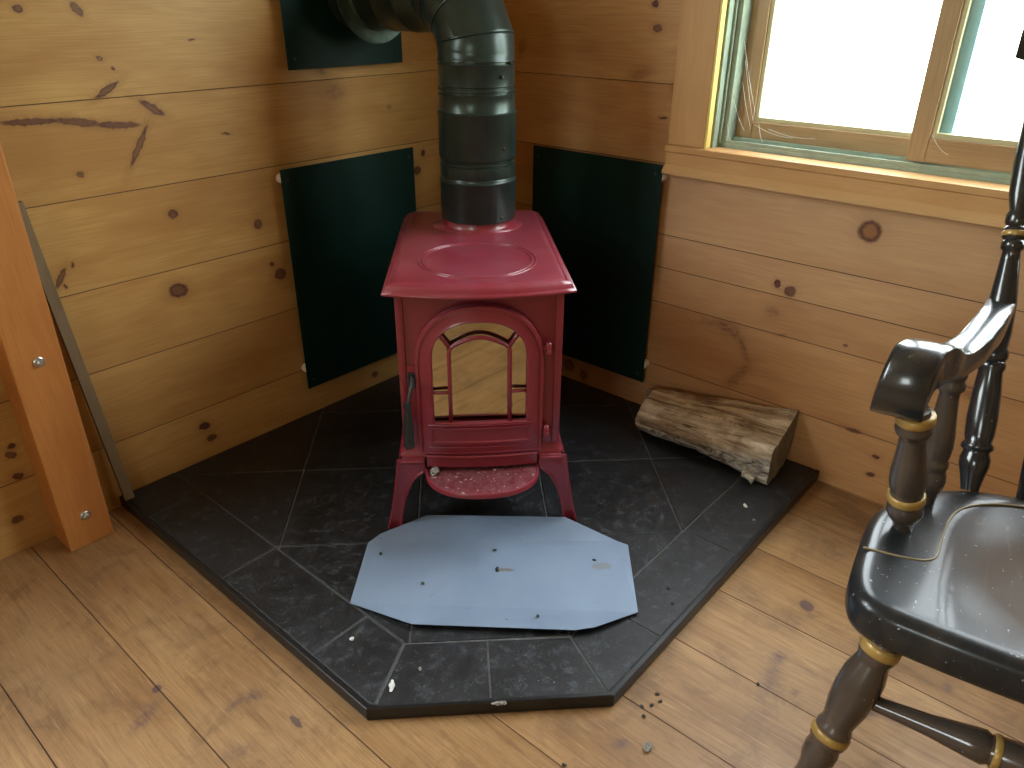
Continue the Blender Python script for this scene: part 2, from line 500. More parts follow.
M_GREEN_FRAME = simple('sage_window_track', (0.27, 0.34, 0.26), 0.35, var=0.15, nscale=30, dust=(0.5, 60, 0.58, (0.16, 0.15, 0.11)))
M_STEEL_TEAL = simple('teal_outer_cladding', (0.22, 0.46, 0.52), 0.4, dust=(0.5, 50, 0.6, (0.5, 0.62, 0.62)))
M_JAMB = simple('bright_varnished_jamb', (0.72, 0.56, 0.16), 0.35)
M_PANEL = simple('dark_green_sheet_metal', (0.002, 0.017, 0.0125), 0.5, var=0.2, nscale=6, spec=0.2)
M_SPACER = simple('white_ceramic', (0.72, 0.66, 0.58), 0.4)
M_SCREW = simple('dark_screw', (0.05, 0.05, 0.045), 0.35, 0.8)
M_PIPE = simple('black_stovepipe', (0.026, 0.040, 0.034), 0.30, 0.45, var=0.25, nscale=14, bump=0.05, bscale=60, dust=(0.12, 90, 0.62, (0.10, 0.11, 0.10)))
M_FLANGE = simple('grey_green_collar', (0.045, 0.075, 0.055), 0.45, 0.3, var=0.3, nscale=60)
M_GROUT = simple('grey_grout', (0.10, 0.104, 0.10), 0.8, var=0.3, nscale=60)
M_EDGE = simple('black_edge_moulding', (0.007, 0.008, 0.0085), 0.35, var=0.3, nscale=30, dust=(0.25, 70, 0.62, (0.10, 0.10, 0.09)))
M_STEEL = simple('zinc_bolt', (0.55, 0.56, 0.54), 0.3, 0.9)
M_IRON = simple('black_cast_iron', (0.012, 0.013, 0.013), 0.5, var=0.2)
M_HWOOD = simple('black_painted_wood', (0.014, 0.018, 0.018), 0.3)


def slate():
    s = NT('black_slate_tile')
    v = s.tc.outputs['Object']
    a = s.noise(v, 7, 8, 0.65, 0.8)
    b = s.noise(v, 34, 9, 0.85, 0.4)
    c = s.mix(s.rng(a, 0.35, 0.65), (0.004, 0.0045, 0.0045), (0.014, 0.015, 0.017))
    c = s.mix(s.rng(b, 0.52, 0.66, 0, 0.8), c, (0.070, 0.080, 0.090))
    d = s.noise(v, 260, 2, 0.5)
    c = s.mix(s.rng(d, 0.72, 0.76, 0, 0.7), c, (0.26, 0.25, 0.22))
    s.bump(s.math('ADD', b, s.math('MULTIPLY', a, 0.5)), 0.6, 0.002)
    return s.fin(c, s.rng(b, 0.3, 0.7, 0.32, 0.55), spec=0.5)


def enamel():
    s = NT('majolica_red_enamel')
    v = s.tc.outputs['Object']
    a = s.noise(v, 5, 4, 0.6)
    c = s.mix(s.rng(a, 0.3, 0.7), (0.175, 0.011, 0.020), (0.205, 0.017, 0.027))
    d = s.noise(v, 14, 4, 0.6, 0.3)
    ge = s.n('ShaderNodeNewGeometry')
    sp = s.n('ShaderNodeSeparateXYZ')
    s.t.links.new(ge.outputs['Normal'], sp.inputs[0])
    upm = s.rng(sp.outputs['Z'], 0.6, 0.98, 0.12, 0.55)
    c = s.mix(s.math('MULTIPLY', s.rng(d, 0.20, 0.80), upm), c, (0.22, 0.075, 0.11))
    return s.fin(c, s.rng(d, 0.35, 0.7, 0.29, 0.40), spec=0.5, coat=(0.35, 0.14))


def ashlip():
    s = NT('dusty_red_enamel')
    v = s.tc.outputs['Object']
    d = s.noise(v, 40, 8, 0.75, 0.8)
    c = s.mix(s.rng(d, 0.42, 0.7), (0.13, 0.016, 0.024), (0.20, 0.085, 0.085))
    f = s.noise(v, 170, 2, 0.5)
    c = s.mix(s.rng(f, 0.66, 0.69), c, (0.66, 0.58, 0.52))
    f2 = s.noise(s.scale(v, (1, 1, 1), loc=(3, 5, 1)), 150, 2, 0.5)
    c = s.mix(s.rng(f2, 0.68, 0.71), c, (0.02, 0.012, 0.01))
    return s.fin(c, 0.45)


def plate_mat():
    s = NT('blue_grey_sheet_steel')
    v = s.tc.outputs['Object']
    a = s.noise(v, 4, 5, 0.6, 0.5)
    c = s.mix(s.rng(a, 0.3, 0.7), (0.175, 0.235, 0.325), (0.22, 0.29, 0.39))
    b = s.noise(v, 13, 7, 0.75, 1.0)
    c = s.mix(s.rng(b, 0.60, 0.70, 0, 0.5), c, (0.20, 0.215, 0.23))
    k = s.noise(s.scale(v, (1, 1, 1), loc=(1.3, 2.7, 0)), 4.5, 3, 0.5, 0.2)
    c = s.mix(s.rng(k, 0.70, 0.73, 0, 0.6), c, (0.17, 0.17, 0.155))
    for cx, cy, ra, rb, an, cc, st in ((0.002, -0.026, 0.020, 0.006, -0.9, (0.16, 0.135, 0.10), 0.8), (-0.012, -0.014, 0.0045, 0.0035, 0, (0.015, 0.012, 0.01), 1.0), (0.139, -0.167, 0.022, 0.013, -0.7, (0.19, 0.20, 0.20), 0.7)):
        mp = s.n('ShaderNodeMapping', vector_type='TEXTURE')
        wv = s.n('ShaderNodeTexNoise')
        s.set(wv.inputs['Vector'], v)
        wv.inputs['Scale'].default_value = 60
        va = s.n('ShaderNodeVectorMath', operation='MULTIPLY_ADD')
        s.set(va.inputs[0], wv.outputs['Color'])
        va.inputs[1].default_value = (0.012, 0.012, 0)
        s.set(va.inputs[2], v)
        s.set(mp.inputs[0], va.outputs[0])
        mp.inputs['Location'].default_value = (cx+0.006, cy+0.006, 0)
        mp.inputs['Rotation'].default_value = (0, 0, an)
        mp.inputs['Scale'].default_value = (ra, rb, 10)
        ln = s.n('ShaderNodeVectorMath', operation='LENGTH')
        s.set(ln.inputs[0], mp.outputs[0])
        c = s.mix(s.rng(ln.outputs['Value'], 0.7, 1.1, st, 0, True), c, cc)
    f = s.noise(v, 130, 2, 0.5)
    c = s.mix(s.rng(f, 0.745, 0.765, 0, 0.85), c, (0.03, 0.028, 0.025))
    return s.fin(c, s.rng(a, 0.3, 0.7, 0.38, 0.5), metal=0.15)


def bark():
    s = NT('split_firewood')
    v = s.tc.outputs['Object']
    st = s.scale(v, (4, 40, 40))
    a = s.noise(st, 1.0, 6, 0.7, 0.8)
    b = s.noise(v, 18, 6, 0.7, 0.5)
    c = s.mix(s.rng(a, 0.36, 0.68), (0.20, 0.125, 0.065), (0.78, 0.66, 0.46))
    c = s.mix(s.rng(b, 0.50, 0.72, 0, 0.8), c, (0.19, 0.125, 0.065))
    b2 = s.noise(v, 11, 4, 0.6)
    c = s.mix(s.rng(b2, 0.52, 0.7, 0, 0.6), c, (0.80, 0.73, 0.58))
    cr_ = s.noise(s.scale(v, (5, 90, 90)), 1.0, 4, 0.6, 0.4)
    c = s.mix(s.rng(cr_, 0.40, 0.30, 0, 0.85), c, (0.045, 0.03, 0.02))
    s.bump(s.math('ADD', a, s.math('MULTIPLY', b, 0.7)), 1.0, 0.009)
    return s.fin(c, 0.85, spec=0.2)


def barkskin():
    s = NT('flaking_grey_bark')
    v = s.tc.outputs['Object']
    a = s.noise(s.scale(v, (14, 34, 34)), 1.0, 8, 0.75, 1.5)
    c = s.mix(s.rng(a, 0.40, 0.64), (0.09, 0.07, 0.05), (0.74, 0.69, 0.58))
    s.bump(a, 1.0, 0.008)
    return s.fin(c, 0.9, spec=0.2)


def endgrain():
    s = NT('grey_end_grain')
    v = s.tc.outputs['Object']
    a = s.noise(s.scale(v, (8, 60, 25)), 1.0, 6, 0.7, 0.6)
    c = s.mix(s.rng(a, 0.35, 0.7), (0.11, 0.095, 0.07), (0.27, 0.235, 0.175))
    s.bump(a, 0.6, 0.004)
    return s.fin(c, 0.85, spec=0.2)


def chair_paint(worn):
    s = NT('worn_black_paint' if worn else 'glossy_black_paint')
    v = s.tc.outputs['Object']
    a = s.noise(v, 9, 6, 0.65, 0.5)
    c = s.mix(s.rng(a, 0.5 if worn else 0.58, 0.75 if worn else 0.85), (0.014, 0.017, 0.019), (0.085, 0.058, 0.04))
    if worn:
        c = s.mix(0.5, c, (0.10, 0.072, 0.052))
    f = s.noise(v, 150, 2, 0.5)
    c = s.mix(s.rng(f, 0.73, 0.76, 0, 0.5), c, (0.35, 0.36, 0.36))
    s.bump(s.noise(v, 40, 3, 0.5), 0.06, 0.001)
    return s.fin(c, s.rng(a, 0.3, 0.7, 0.17, 0.26), spec=0.6, coat=(0.4, 0.12))


def seat_paint():
    s = NT('scratched_black_seat')
    v = s.tc.outputs['Object']
    a = s.noise(v, 6, 6, 0.65, 0.5)
    c = s.mix(s.rng(a, 0.45, 0.75), (0.014, 0.016, 0.018), (0.06, 0.05, 0.038))
    sep = s.n('ShaderNodeSeparateXYZ')
    s.t.links.new(v, sep.inputs[0])
    # worn brown where people sit: middle of the seat
    mp = s.n('ShaderNodeMapping', vector_type='TEXTURE')
    s.set(mp.inputs[0], v)
    mp.inputs['Location'].default_value = (0.13, 0.0, 0.42)
    mp.inputs['Scale'].default_value = (0.17, 0.17, 1)
    ln = s.n('ShaderNodeVectorMath', operation='LENGTH')
    s.set(ln.inputs[0], mp.outputs[0])
    wm = s.rng(ln.outputs['Value'], 0.55, 1.12, 1.0, 0)
    c = s.mix(s.math('MULTIPLY', wm, 0.8), c, (0.075, 0.048, 0.028))
    d = s.noise(s.scale(v, (9, 50, 30), rot=(0, 0, 0.8)), 1.0, 5, 0.75, 1.6)
    far = s.rng(sep.outputs['X'], 0.12, 0.3, 0.15, 1.0)
    c = s.mix(s.math('MULTIPLY', s.rng(d, 0.56, 0.72), s.math('MULTIPLY', far, 0.55)), c, (0.22, 0.19, 0.13))
    f = s.noise(v, 150, 3, 0.5)
    c = s.mix(s.rng(f, 0.70, 0.73, 0, 0.7), c, (0.45, 0.45, 0.44))
    m_ = s.fin(c, 0.30, spec=0.5, coat=(0.1, 0.1))
    s.t.links.new(s.math('MULTIPLY', s.math('SUBTRACT', 1.0, wm), 0.22), s.b.inputs['Coat Weight'])
    s.t.links.new(s.math('SUBTRACT', 0.26, s.math('MULTIPLY', wm, 0.20)), s.b.inputs['Specular IOR Level'])
    return m_


M_SLATE, M_RED, M_LIP, M_PLATE = slate(), enamel(), ashlip(), plate_mat()
M_LOG, M_BARK, M_END = bark(), barkskin(), endgrain()
M_CH, M_CHW, M_SEAT = chair_paint(False), chair_paint(True), seat_paint()
M_GOLD = simple('gold_band_paint', (0.36, 0.23, 0.065), 0.32, 0.2, var=0.2, nscale=60)
M_GOLDL = simple('faded_gold_pinstripe', (0.22, 0.17, 0.08), 0.4)

sg = NT('coated_stove_glass')
M_SGLASS = sg.fin((0.55, 0.53, 0.44), 0.035, metal=1.0)
gl = NT('window_glass')
gl.b.inputs['Transmission Weight'].default_value = 1.0
gl.b.inputs['IOR'].default_value = 1.45
tr = gl.n('ShaderNodeBsdfTransparent')
gs = gl.n('ShaderNodeBsdfGlossy')
gs.inputs['Roughness'].default_value = 0.02
mx = gl.n('ShaderNodeMixShader')
mx.inputs[0].default_value = 0.06
gl.t.links.new(tr.outputs[0], mx.inputs[1])
gl.t.links.new(gs.outputs[0], mx.inputs[2])
gl.t.links.new(mx.outputs[0], gl.out.inputs[0])
M_GLASS = gl.m


# ------------------------------------------------------------------ setting
def planks(name, mat, axis, a0, a1, seams, hole=None, gap=0.0010, depth=0.10, splits=()):
    """a wall of level boards. axis 'y0': plane y=0, body y 0..depth, along x; 'x0': plane x=0, along y."""
    bm = bmesh.new()
    lay = bm.faces.layers.float.new('plank')
    k = 0
    for z0, z1 in zip(seams, seams[1:]):
        spans = [(a0, a1)]
        if hole and z1 > hole[2]+0.001 and z0 < hole[3]-0.001:
            spans = [(a0, hole[0]), (hole[1], a1)]
            if z0 < hole[2]:
                spans = [(a0, a1, z0, hole[2]), (a0, hole[0], hole[2], z1), (hole[1], a1, hole[2], z1)]
            elif z1 > hole[3]:
                spans = [(a0, a1, hole[3], z1), (a0, hole[0], z0, hole[3]), (hole[1], a1, z0, hole[3])]
        k += 1
        for sp in spans:
            u0, u1 = sp[0], sp[1]
            w0, w1 = (sp[2], sp[3]) if len(sp) == 4 else (z0, z1)
            g0 = gap if w0 == z0 else 0
            g1 = gap if w1 == z1 else 0
            n0 = len(bm.faces)
            if axis == 'y0':
                fs = box(bm, u0, u1, 0, depth, w0, w1)
            elif axis == 'x0':
                fs = box(bm, 0, depth, u0, u1, w0, w1)
            elif axis == 'xm':
                fs = box(bm, ROOM_X-depth, ROOM_X, u0, u1, w0, w1)
            else:
                fs = box(bm, u0, u1, ROOM_Y-depth, ROOM_Y, w0, w1)
            bm.faces.ensure_lookup_table()
            for f in fs:
                f[lay] = k + 0.13
            # small V-joint: bevel the room-side long edges
            es = []
            for f in fs:
                for e in f.edges:
                    a, b = e.verts
                    if abs(a.co.z-b.co.z) < 1e-6:
                        c = (a.co+b.co)/2
                        if axis == 'y0' and abs(c.y) < 1e-6 and abs(a.co.x-b.co.x) > 0.01:
                            ok = True
                        elif axis == 'x0' and abs(c.x) < 1e-6 and abs(a.co.y-b.co.y) > 0.01:
                            ok = True
                        else:
                            ok = False
                        if ok and ((abs(c.z-w0) < 1e-6 and g0) or (abs(c.z-w1) < 1e-6 and g1)):
                            es.append(e)
            es = list(set(es))
            if es:
                r = bmesh.ops.bevel(bm, geom=es, offset=gap, segments=1, affect='EDGES')
                for f in r['faces']:
                    f[lay] = k + 0.13
                    f.material_index = 1
    return struct(obj(name, bm, [mat, M_SEAM]))


SEAM_L = [-0.02, 0.163, 0.343, 0.523, 0.709, 0.892, 1.075, 1.258, 1.441, 1.624, 1.807, 1.99, 2.173, ROOM_Z]
SEAM_R = [-0.02, 0.165, 0.349, 0.445, 0.532, 0.709, 0.892, 1.075, 1.258, 1.441, 1.624, 1.807, 1.99, 2.173, ROOM_Z]
planks('wall_left', M_WL, 'y0', ROOM_X, 0.0, SEAM_L, hole=WL)
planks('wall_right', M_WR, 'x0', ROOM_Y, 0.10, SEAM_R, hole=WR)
planks('wall_west', M_PINEY, 'xm', ROOM_Y, 0.10, SEAM_L, hole=WW)
planks('wall_south', M_PINE, 'ym', ROOM_X-0.1, 0.10, SEAM_L, hole=None)

bm = bmesh.new()
lay = bm.faces.layers.float.new('plank')
xs = [0.10, -0.012, -0.18, -0.352, -0.526, -0.700, -0.876, -1.054, -1.232, -1.398, -1.575, -1.75, -1.925, -2.10, -2.275, -2.45, -2.625, -2.80, -2.975, -3.15, -3.325, -3.6]
for i, (a, b) in enumerate(zip(xs, xs[1:])):
    fs = box(bm, b+0.0004, a-0.0004, ROOM_Y-0.1, 0.10, -0.03, 0.0)
    for f in fs:
        f[lay] = i+0.31
    es = [e for f in fs for e in f.edges if all(abs(v.co.z) < 1e-6 for v in e.verts) and abs(e.verts[0].co.x-e.verts[1].co.x) < 1e-6]
    r = bmesh.ops.bevel(bm, geom=list(set(es)), offset=0.0008, segments=1, affect='EDGES')
    for f in r['faces']:
        f[lay] = i+0.31
        f.material_index = 1
box(bm, -3.6, 0.1, ROOM_Y-0.1, 0.1, -0.06, -0.03)
struct(obj('floor', bm, [M_FL, M_SEAM]))
bm = bmesh.new()
lay = bm.faces.layers.float.new('plank')
for i in range(20):
    for f in box(bm, ROOM_X-0.1, 0.1, -3.8+i*0.195, -3.8+(i+1)*0.195-0.002, ROOM_Z, ROOM_Z+0.03):
        f[lay] = i
struct(obj('ceiling', bm, M_CEIL))

# snow-free ground and a pale deck outside the seen window
bm = bmesh.new()
box(bm, 0.35, 3.0, -4.5, 1.0, -0.30, -0.22)
deck = struct(obj('trim_6', bm, simple('pale_outdoor_decking', (0.62, 0.66, 0.60), 0.7)))


# seen window ------------------------------------------------------
def wbox(x0, x1, y0, y1, z0, z1, mat, name, parent, bevel=0.0015):
    bm = bmesh.new()
    box(bm, x0, x1, y0, y1, z0, z1, bevel)
    return obj(name, bm, mat, parent)


y0, y1, z0, z1 = WR
# casing boards
struct(wbox(-0.020, 0.0, y1, -0.690, 0.760, z1+0.095, M_TRIM, 'trim_1', None, 0.002))
struct(wbox(-0.020, 0.0, y0-0.095, y0, 0.760, z1+0.095, M_TRIM, 'trim_2', None, 0.002))
struct(wbox(-0.020, 0.0, y0+0.0005, y1-0.0005, z1, z1+0.095, M_TRIMH, 'trim_3', None, 0.002))
# stool with a thin nose, apron below, pale bottom moulding
bm = bmesh.new()
prism(bm, [(-0.026, 0.7575), (-0.026, 0.744), (-0.020, 0.741), (-0.020, 0.712), (0.0, 0.712), (0.0, 0.7573), (0.03, 0.7573), (0.03, 0.7595), (-0.022, 0.7595)],
      'y', y0-0.105, -0.687)
struct(obj('trim_4', bm, M_TRIMH))
bm = bmesh.new()
prism(bm, [(-0.0195, 0.7119), (-0.031, 0.698), (-0.031, 0.6915), (0.0, 0.6915), (0.0, 0.7119)], 'y', y0-0.105, -0.687)
struct(obj('trim_5', bm, M_MOULD))

win = struct(empty('window_1', (0.0, 0.0, 0.0)))
# jamb lining (bright varnished edge), sage tracks
wbox(-0.018, 0.003, y1-0.006, y1+0.0, z0+0.003, z1, M_JAMB, 'jamb_lining', win, 0.001)
bm = bmesh.new()
box(bm, 0.004, 0.034, y1-0.012, y1, z0, z1, 0.002)
box(bm, 0.034, 0.105, y1-0.030, y1, z0, z1, 0.002)
box(bm, 0.026, 0.033, y1-0.018, y1-0.012, z0+0.012, z1, 0.001)
box(bm, 0.034, 0.105, y0, y0+0.030, z0, z1, 0.002)
box(bm, 0.034, 0.105, y0+0.03, y1-0.03, z1-0.03, z1, 0.002)
box(bm, 0.030, 0.105, y0+0.03, y1-0.03, z0, z0+0.012, 0.002)
box(bm, 0.030, 0.036, y0+0.03, y1-0.03, z0+0.012, z0+0.020, 0.001)
box(bm, 0.066, 0.070, y0+0.03, y1-0.03, z0+0.012, z0+0.024, 0.001)
obj('window_track', bm, M_GREEN_FRAME, win)


def sash(name, x0, x1, ya, yb, za, zb, stl, rail, edge):
    e = empty(name, (0, 0, 0))
    e.parent = win
    bm = bmesh.new()
    lay_ = bm.faces.layers.float.new('plank')
    box(bm, x0, x1, yb-stl, yb, za, zb, 0.002)
    box(bm, x0, x1, ya, ya+stl, za, zb, 0.002)
    obj('stile', bm, M_SASH, e)
    bm = bmesh.new()
    box(bm, x0+0.0005, x1-0.0005, ya+stl, yb-stl, za, za+rail, 0.002)
    box(bm, x0+0.0005, x1-0.0005, ya+stl, yb-stl, zb-rail, zb, 0.002)
    obj('rail', bm, M_SASHH, e)
    bm = bmesh.new()
    t = 0.010
    for (a, b, c, d) in ((yb-stl-t, yb-stl, za+rail, zb-rail), (ya+stl, ya+stl+t, za+rail, zb-rail),
                         (ya+stl+t, yb-stl-t, za+rail, za+rail+t), (ya+stl+t, yb-stl-t, zb-rail-t, zb-rail)):
        box(bm, x0+0.006, x1-0.004, a, b, c, d, 0.001)
    obj('glazing_bead', bm, edge, e)
    bm = bmesh.new()
    xm = (x0+x1)/2
    box(bm, xm-0.002, xm+0.002, ya+stl+0.002, yb-stl-0.002, za+rail+0.002, zb-rail-0.002)
    obj('pane', bm, M_GLASS, e)
    return e


M_BEAD = simple('pale_glazing_bead', (0.50, 0.46, 0.27), 0.4)
sash('sash', 0.072, 0.098, -1.272, y1-0.032, z0+0.016, z1-0.02, 0.040, 0.045, M_BEAD)
sash('sash', 0.038, 0.062, y0+0.032, -1.212, z0+0.022, z1-0.02, 0.036, 0.048, M_BEAD)
bm = bmesh.new()
box(bm, 0.0645, 0.0715, -1.280, -1.215, z0+0.030, z1-0.02, 0.001)
obj('meeting_stile_cover', bm, M_STEEL_TEAL, win)

# windows outside the frame (light only comes in through them)
for nme, kind, W in (('window_2', 'y', WL), ('window_3', 'x', WW)):
    bm = bmesh.new()
    a0, a1, c0, c1 = W
    t = 0.045
    for (a, b, c, d) in ((a0, a0+t, c0, c1), (a1-t, a1, c0, c1), (a0+t, a1-t, c0, c0+t), (a0+t, a1-t, c1-t, c1), ((a0+a1)/2-0.02, (a0+a1)/2+0.02, c0+t, c1-t)):
        if kind == 'y':
            box(bm, a, b, 0.03, 0.08, c, d, 0.002)
        elif kind == 'x':
            box(bm, ROOM_X-0.08, ROOM_X-0.03, a, b, c, d, 0.002)
        else:
            box(bm, a, b, ROOM_Y-0.08, ROOM_Y-0.03, c, d, 0.002)
    struct(obj(nme, bm, M_SASH))

# ------------------------------------------------------------------ corner post with two bolts
post = tag(empty('corner_post', (-1.3015, -0.044, 0.0)), 'upright square orange fir timber post by the left wall, two bolts in its face', 'post')
bm = bmesh.new()
box(bm, -0.0465, 0.0465, -0.044, 0.044, 0.0, ROOM_Z, 0.003)
o = obj('timber', bm, M_POST, post)
for bx, bz in ((0.0025, 0.439), (0.0005, 0.074)):
    bm = bmesh.new()
    turned(bm, (bx, -0.0435, bz), (bx, -0.0475, bz), [(0, 0.0105), (0.6, 0.0105), (1, 0.0085)], 20)
    turned(bm, (bx, -0.0475, bz), (bx, -0.0535, bz), [(0, 0.0062), (0.7, 0.0062), (1, 0.004)], 6)
    obj('bolt', bm, M_STEEL, post)

# weathered lath standing behind the post
bm = bmesh.new()
r0 = [(-1.1985, -0.034, 0.0295), (-1.1775, -0.034, 0.0295), (-1.1775, -0.022, 0.0295), (-1.1985, -0.022, 0.0295)]
r1 = [(-1.2470, -0.014, 0.725), (-1.2260, -0.014, 0.725), (-1.2260, -0.002, 0.725), (-1.2470, -0.002, 0.725)]
loft(bm, [r0, r1])
lath = tag(obj('wooden_lath', bm, M_LATH), 'thin grey weathered wooden lath leaning on the left wall behind the orange post', 'lath')

# ------------------------------------------------------------------ hearth pad
HP = [(0.0, 0.0), (-1.2, 0.0), (-1.2, -0.903), (-0.907, -1.195), (0.0, -1.195)]
pad = tag(empty('hearth_pad', (-0.6, -0.6, 0.0)), 'low black slate-tiled corner hearth pad under the red stove', 'hearth')
PO = Vector((-0.6, -0.6, 0))


def inset(poly, d):
    out = []
    n = len(poly)
    area = sum(poly[i][0]*poly[(i+1) % n][1]-poly[(i+1) % n][0]*poly[i][1] for i in range(n))
    sgn = 1 if area > 0 else -1
    for i in range(n):
        p0, p1, p2 = Vector(poly[i-1]), Vector(poly[i]), Vector(poly[(i+1) % n])
        d1 = (p1-p0).normalized()
        d2 = (p2-p1).normalized()
        n1 = Vector((-d1.y, d1.x))*sgn
        n2 = Vector((-d2.y, d2.x))*sgn
        k = d/(1+n1.dot(n2))
        q = p1+(n1+n2)*k
        out.append((q.x, q.y))
    return out


def clip(poly, a, b, c):
    """keep a*x+b*y<=c"""
    out = []
    n = len(poly)
    for i in range(n):
        p, q = poly[i], poly[(i+1) % n]
        fp, fq = a*p[0]+b*p[1]-c, a*q[0]+b*q[1]-c
        if fp <= 0:
            out.append(p)
        if (fp < 0 < fq) or (fq < 0 < fp):
            t = fp/(fp-fq)
            out.append((p[0]+(q[0]-p[0])*t, p[1]+(q[1]-p[1])*t))
    return out


bm = bmesh.new()
HPL = [(x+0.6, y+0.6) for x, y in inset(HP, 0.002)]
prism(bm, HPL, 'z', 0.0, 0.0252)
obj('base_board', bm, M_GROUT, pad)
# edge moulding on the three free sides
bm = bmesh.new()
path = [(-1.2, -0.001), (-1.2, -0.903), (-0.907, -1.195), (-0.001, -1.195)]
secs = []
for i, pt in enumerate(path):
    p1 = Vector(pt)
    if i == 0:
        nrm = Vector((-1, 0)); k = 1
    elif i == len(path)-1:
        nrm = Vector((0, -1)); k = 1
    else:
        d1 = (p1-Vector(path[i-1])).normalized()
        d2 = (Vector(path[i+1])-p1).normalized()
        n1, n2 = Vector((d1.y, -d1.x)), Vector((d2.y, -d2.x))
        if n1.dot(Vector((-1, -1))) < 0:
            n1 = -n1
        if n2.dot(Vector((-1, -1))) < 0:
            n2 = -n2
        nrm = (n1+n2)
        k = 1/(1+n1.dot(n2))
    sec = []
    for off, z in ((-0.010, 0.0250), (-0.010, 0.0268), (-0.0085, 0.0276), (-0.0015, 0.0276), (0.0, 0.0264), (0.0005, 0.004), (-0.001, 0.0), (-0.0018, 0.0)):
        q = p1+nrm*k*off
        sec.append((q.x+0.6, q.y+0.6, z))
    secs.append(sec)
loft(bm, secs)
obj('edge_moulding', bm, M_EDGE, pad)
# tiles
G = 0.0017
T0 = inset(HP, 0.0115)
T0 = [(min(x, -0.001), min(y, -0.001)) for x, y in T0]
IN = [(0.0, 0.0), (-1.063, 0.0), (-1.063, -0.841), (-0.849, -1.059), (0.0, -1.059)]
s2 = math.sqrt(2)
tiles = []
field = [(-0.003, -0.003), (-1.063+G, -0.003), (-1.063+G, -0.841), (-0.849, -1.059+G), (-0.003, -1.059+G)]
field = clip(field, -1, -1, 1.905-G*s2)
ds = [-1.2, -0.618, -0.206, 0.206, 0.618, 1.2]
ss = [-1.905, -1.495, -1.083, -0.671, -0.259, 0.0]
for a, b in zip(ds, ds[1:]):
    for c, d in zip(ss, ss[1:]):
        t = clip(field, -1, 1, -(a+G*s2))
        t = clip(t, 1, -1, b-G*s2)
        t = clip(t, -1, -1, -(c+G*s2))
        t = clip(t, 1, 1, d-G*s2)
        if len(t) >= 3:
            tiles.append(t)
lb = -1.2+0.0115
for a, b in zip([0, -0.129, -0.436, -0.739, -1.1], [-0.129, -0.436, -0.739, -0.9, 0]):
    t = [(lb, -0.001), (-1.063-G, -0.001), (-1.063-G, -0.8415), (lb, -0.9077)]
    if a == -1.1:
        continue
    t = clip(t, 0, 1, a-G)
    t = clip(t, 0, -1, -(b+G)) if b != -0.9 else t
    if len(t) >= 3:
        tiles.append(t)
bb = -1.195+0.0115
for a, b in zip([0, -0.164, -0.434, -0.741], [-0.164, -0.434, -0.741, -0.95]):
    t = [(-0.001, bb), (-0.9067, bb), (-0.8485, -1.059-G), (-0.001, -1.059-G)]
    t = clip(t, 1, 0, a-G)
    if b != -0.95:
        t = clip(t, -1, 0, -(b+G))
    if len(t) >= 3:
        tiles.append(t)
# front border: two tiles between the mitres
F0 = (-1.1885+0.002, -0.9115)
F1 = (-0.910, -1.1835+0.002)
I0 = (-1.0625, -0.8455)
I1 = (-0.8525, -1.0605)
fm, im = (-1.0503, -1.0455), (-0.958, -0.9515)
du = Vector((F1[0]-F0[0], F1[1]-F0[1])).normalized()*G
tiles.append([F0, (fm[0]-du.x, fm[1]-du.y), (im[0]-du.x, im[1]-du.y), I0])
tiles.append([(fm[0]+du.x, fm[1]+du.y), F1, I1, (im[0]+du.x, im[1]+du.y)])
bm = bmesh.new()
for t in tiles:
    t2 = inset(t, 0.0012)
    loft(bm, [[(x+0.6, y+0.6, 0.0245) for x, y in t], [(x+0.6, y+0.6, 0.0268) for x, y in t], [(x+0.6, y+0.6, 0.0277) for x, y in t2]])
obj('slate_tiles', bm, M_SLATE, pad)

# ------------------------------------------------------------------ heat shields
def shield(name, cx, cz, w_, h_, wall, label, spacers, parts=True):
    """wall 'L': plane y=0 ; 'R': plane x=0"""
    if wall == 'L':
        root = empty(name, (cx, 0.0, cz-h_/2))
        rz = 0
    else:
        root = empty(name, (0.0, cx, cz-h_/2), -PI/2)
    tag(root, label, 'heat shield')
    bm = bmesh.new()
    box(bm, -w_/2, w_/2, -0.0262, -0.0250, 0, h_, 0.0004, 1)
    obj('sheet', bm, M_PANEL, root)
    for sx_ in (-1, 1):
        for k, zz in enumerate((0.024, h_-0.024)):
            x = sx_*(w_/2-0.020)
            bm = bmesh.new()
            turned(bm, (x, -0.0262, zz), (x, -0.0285, zz), [(0, 0.0042), (0.5, 0.0042), (1, 0.0022)], 14)
            obj('screw', bm, M_SCREW, root)
    for x, zz in spacers:
        bm = bmesh.new()
        turned(bm, (x, -0.0005, zz), (x, -0.0249, zz), [(0, 0.0105), (0.08, 0.0115), (0.92, 0.0115), (1, 0.0105)], 20)
        obj('spacer', bm, M_SPACER, root)
    return root


shield('heat_shield', -0.4615, 0.4095, 0.427, 0.589, 'L', 'large dark green metal heat shield on the left wall beside the stove',
       [(-0.2135+0.013, 0.565), (-0.2135+0.013, 0.055), (0.2, 0.565), (0.2, 0.055)])
# on the right wall local +x runs towards -y
shield('heat_shield', -0.480, 0.411, 0.412, 0.598, 'R', 'dark green metal heat shield on the right wall, left of and below the window',
       [(0.206-0.009, 0.566), (0.206-0.009, 0.05), (-0.19, 0.566), (-0.19, 0.05)])
ts = shield('heat_shield', -0.443, 1.096, 0.350, 0.350, 'L', 'smaller dark green metal shield high on the left wall behind the pipe elbow',
            [(-0.14, 0.04), (0.14, 0.04), (-0.14, 0.31), (0.14, 0.31)])

# ------------------------------------------------------------------ stove
SO = Vector((-0.72, -0.72, 0.0278))
stove = tag(empty('wood_stove', SO, -PI/4), 'small glossy red enamelled cast iron wood stove with an arched glass door', 'stove')


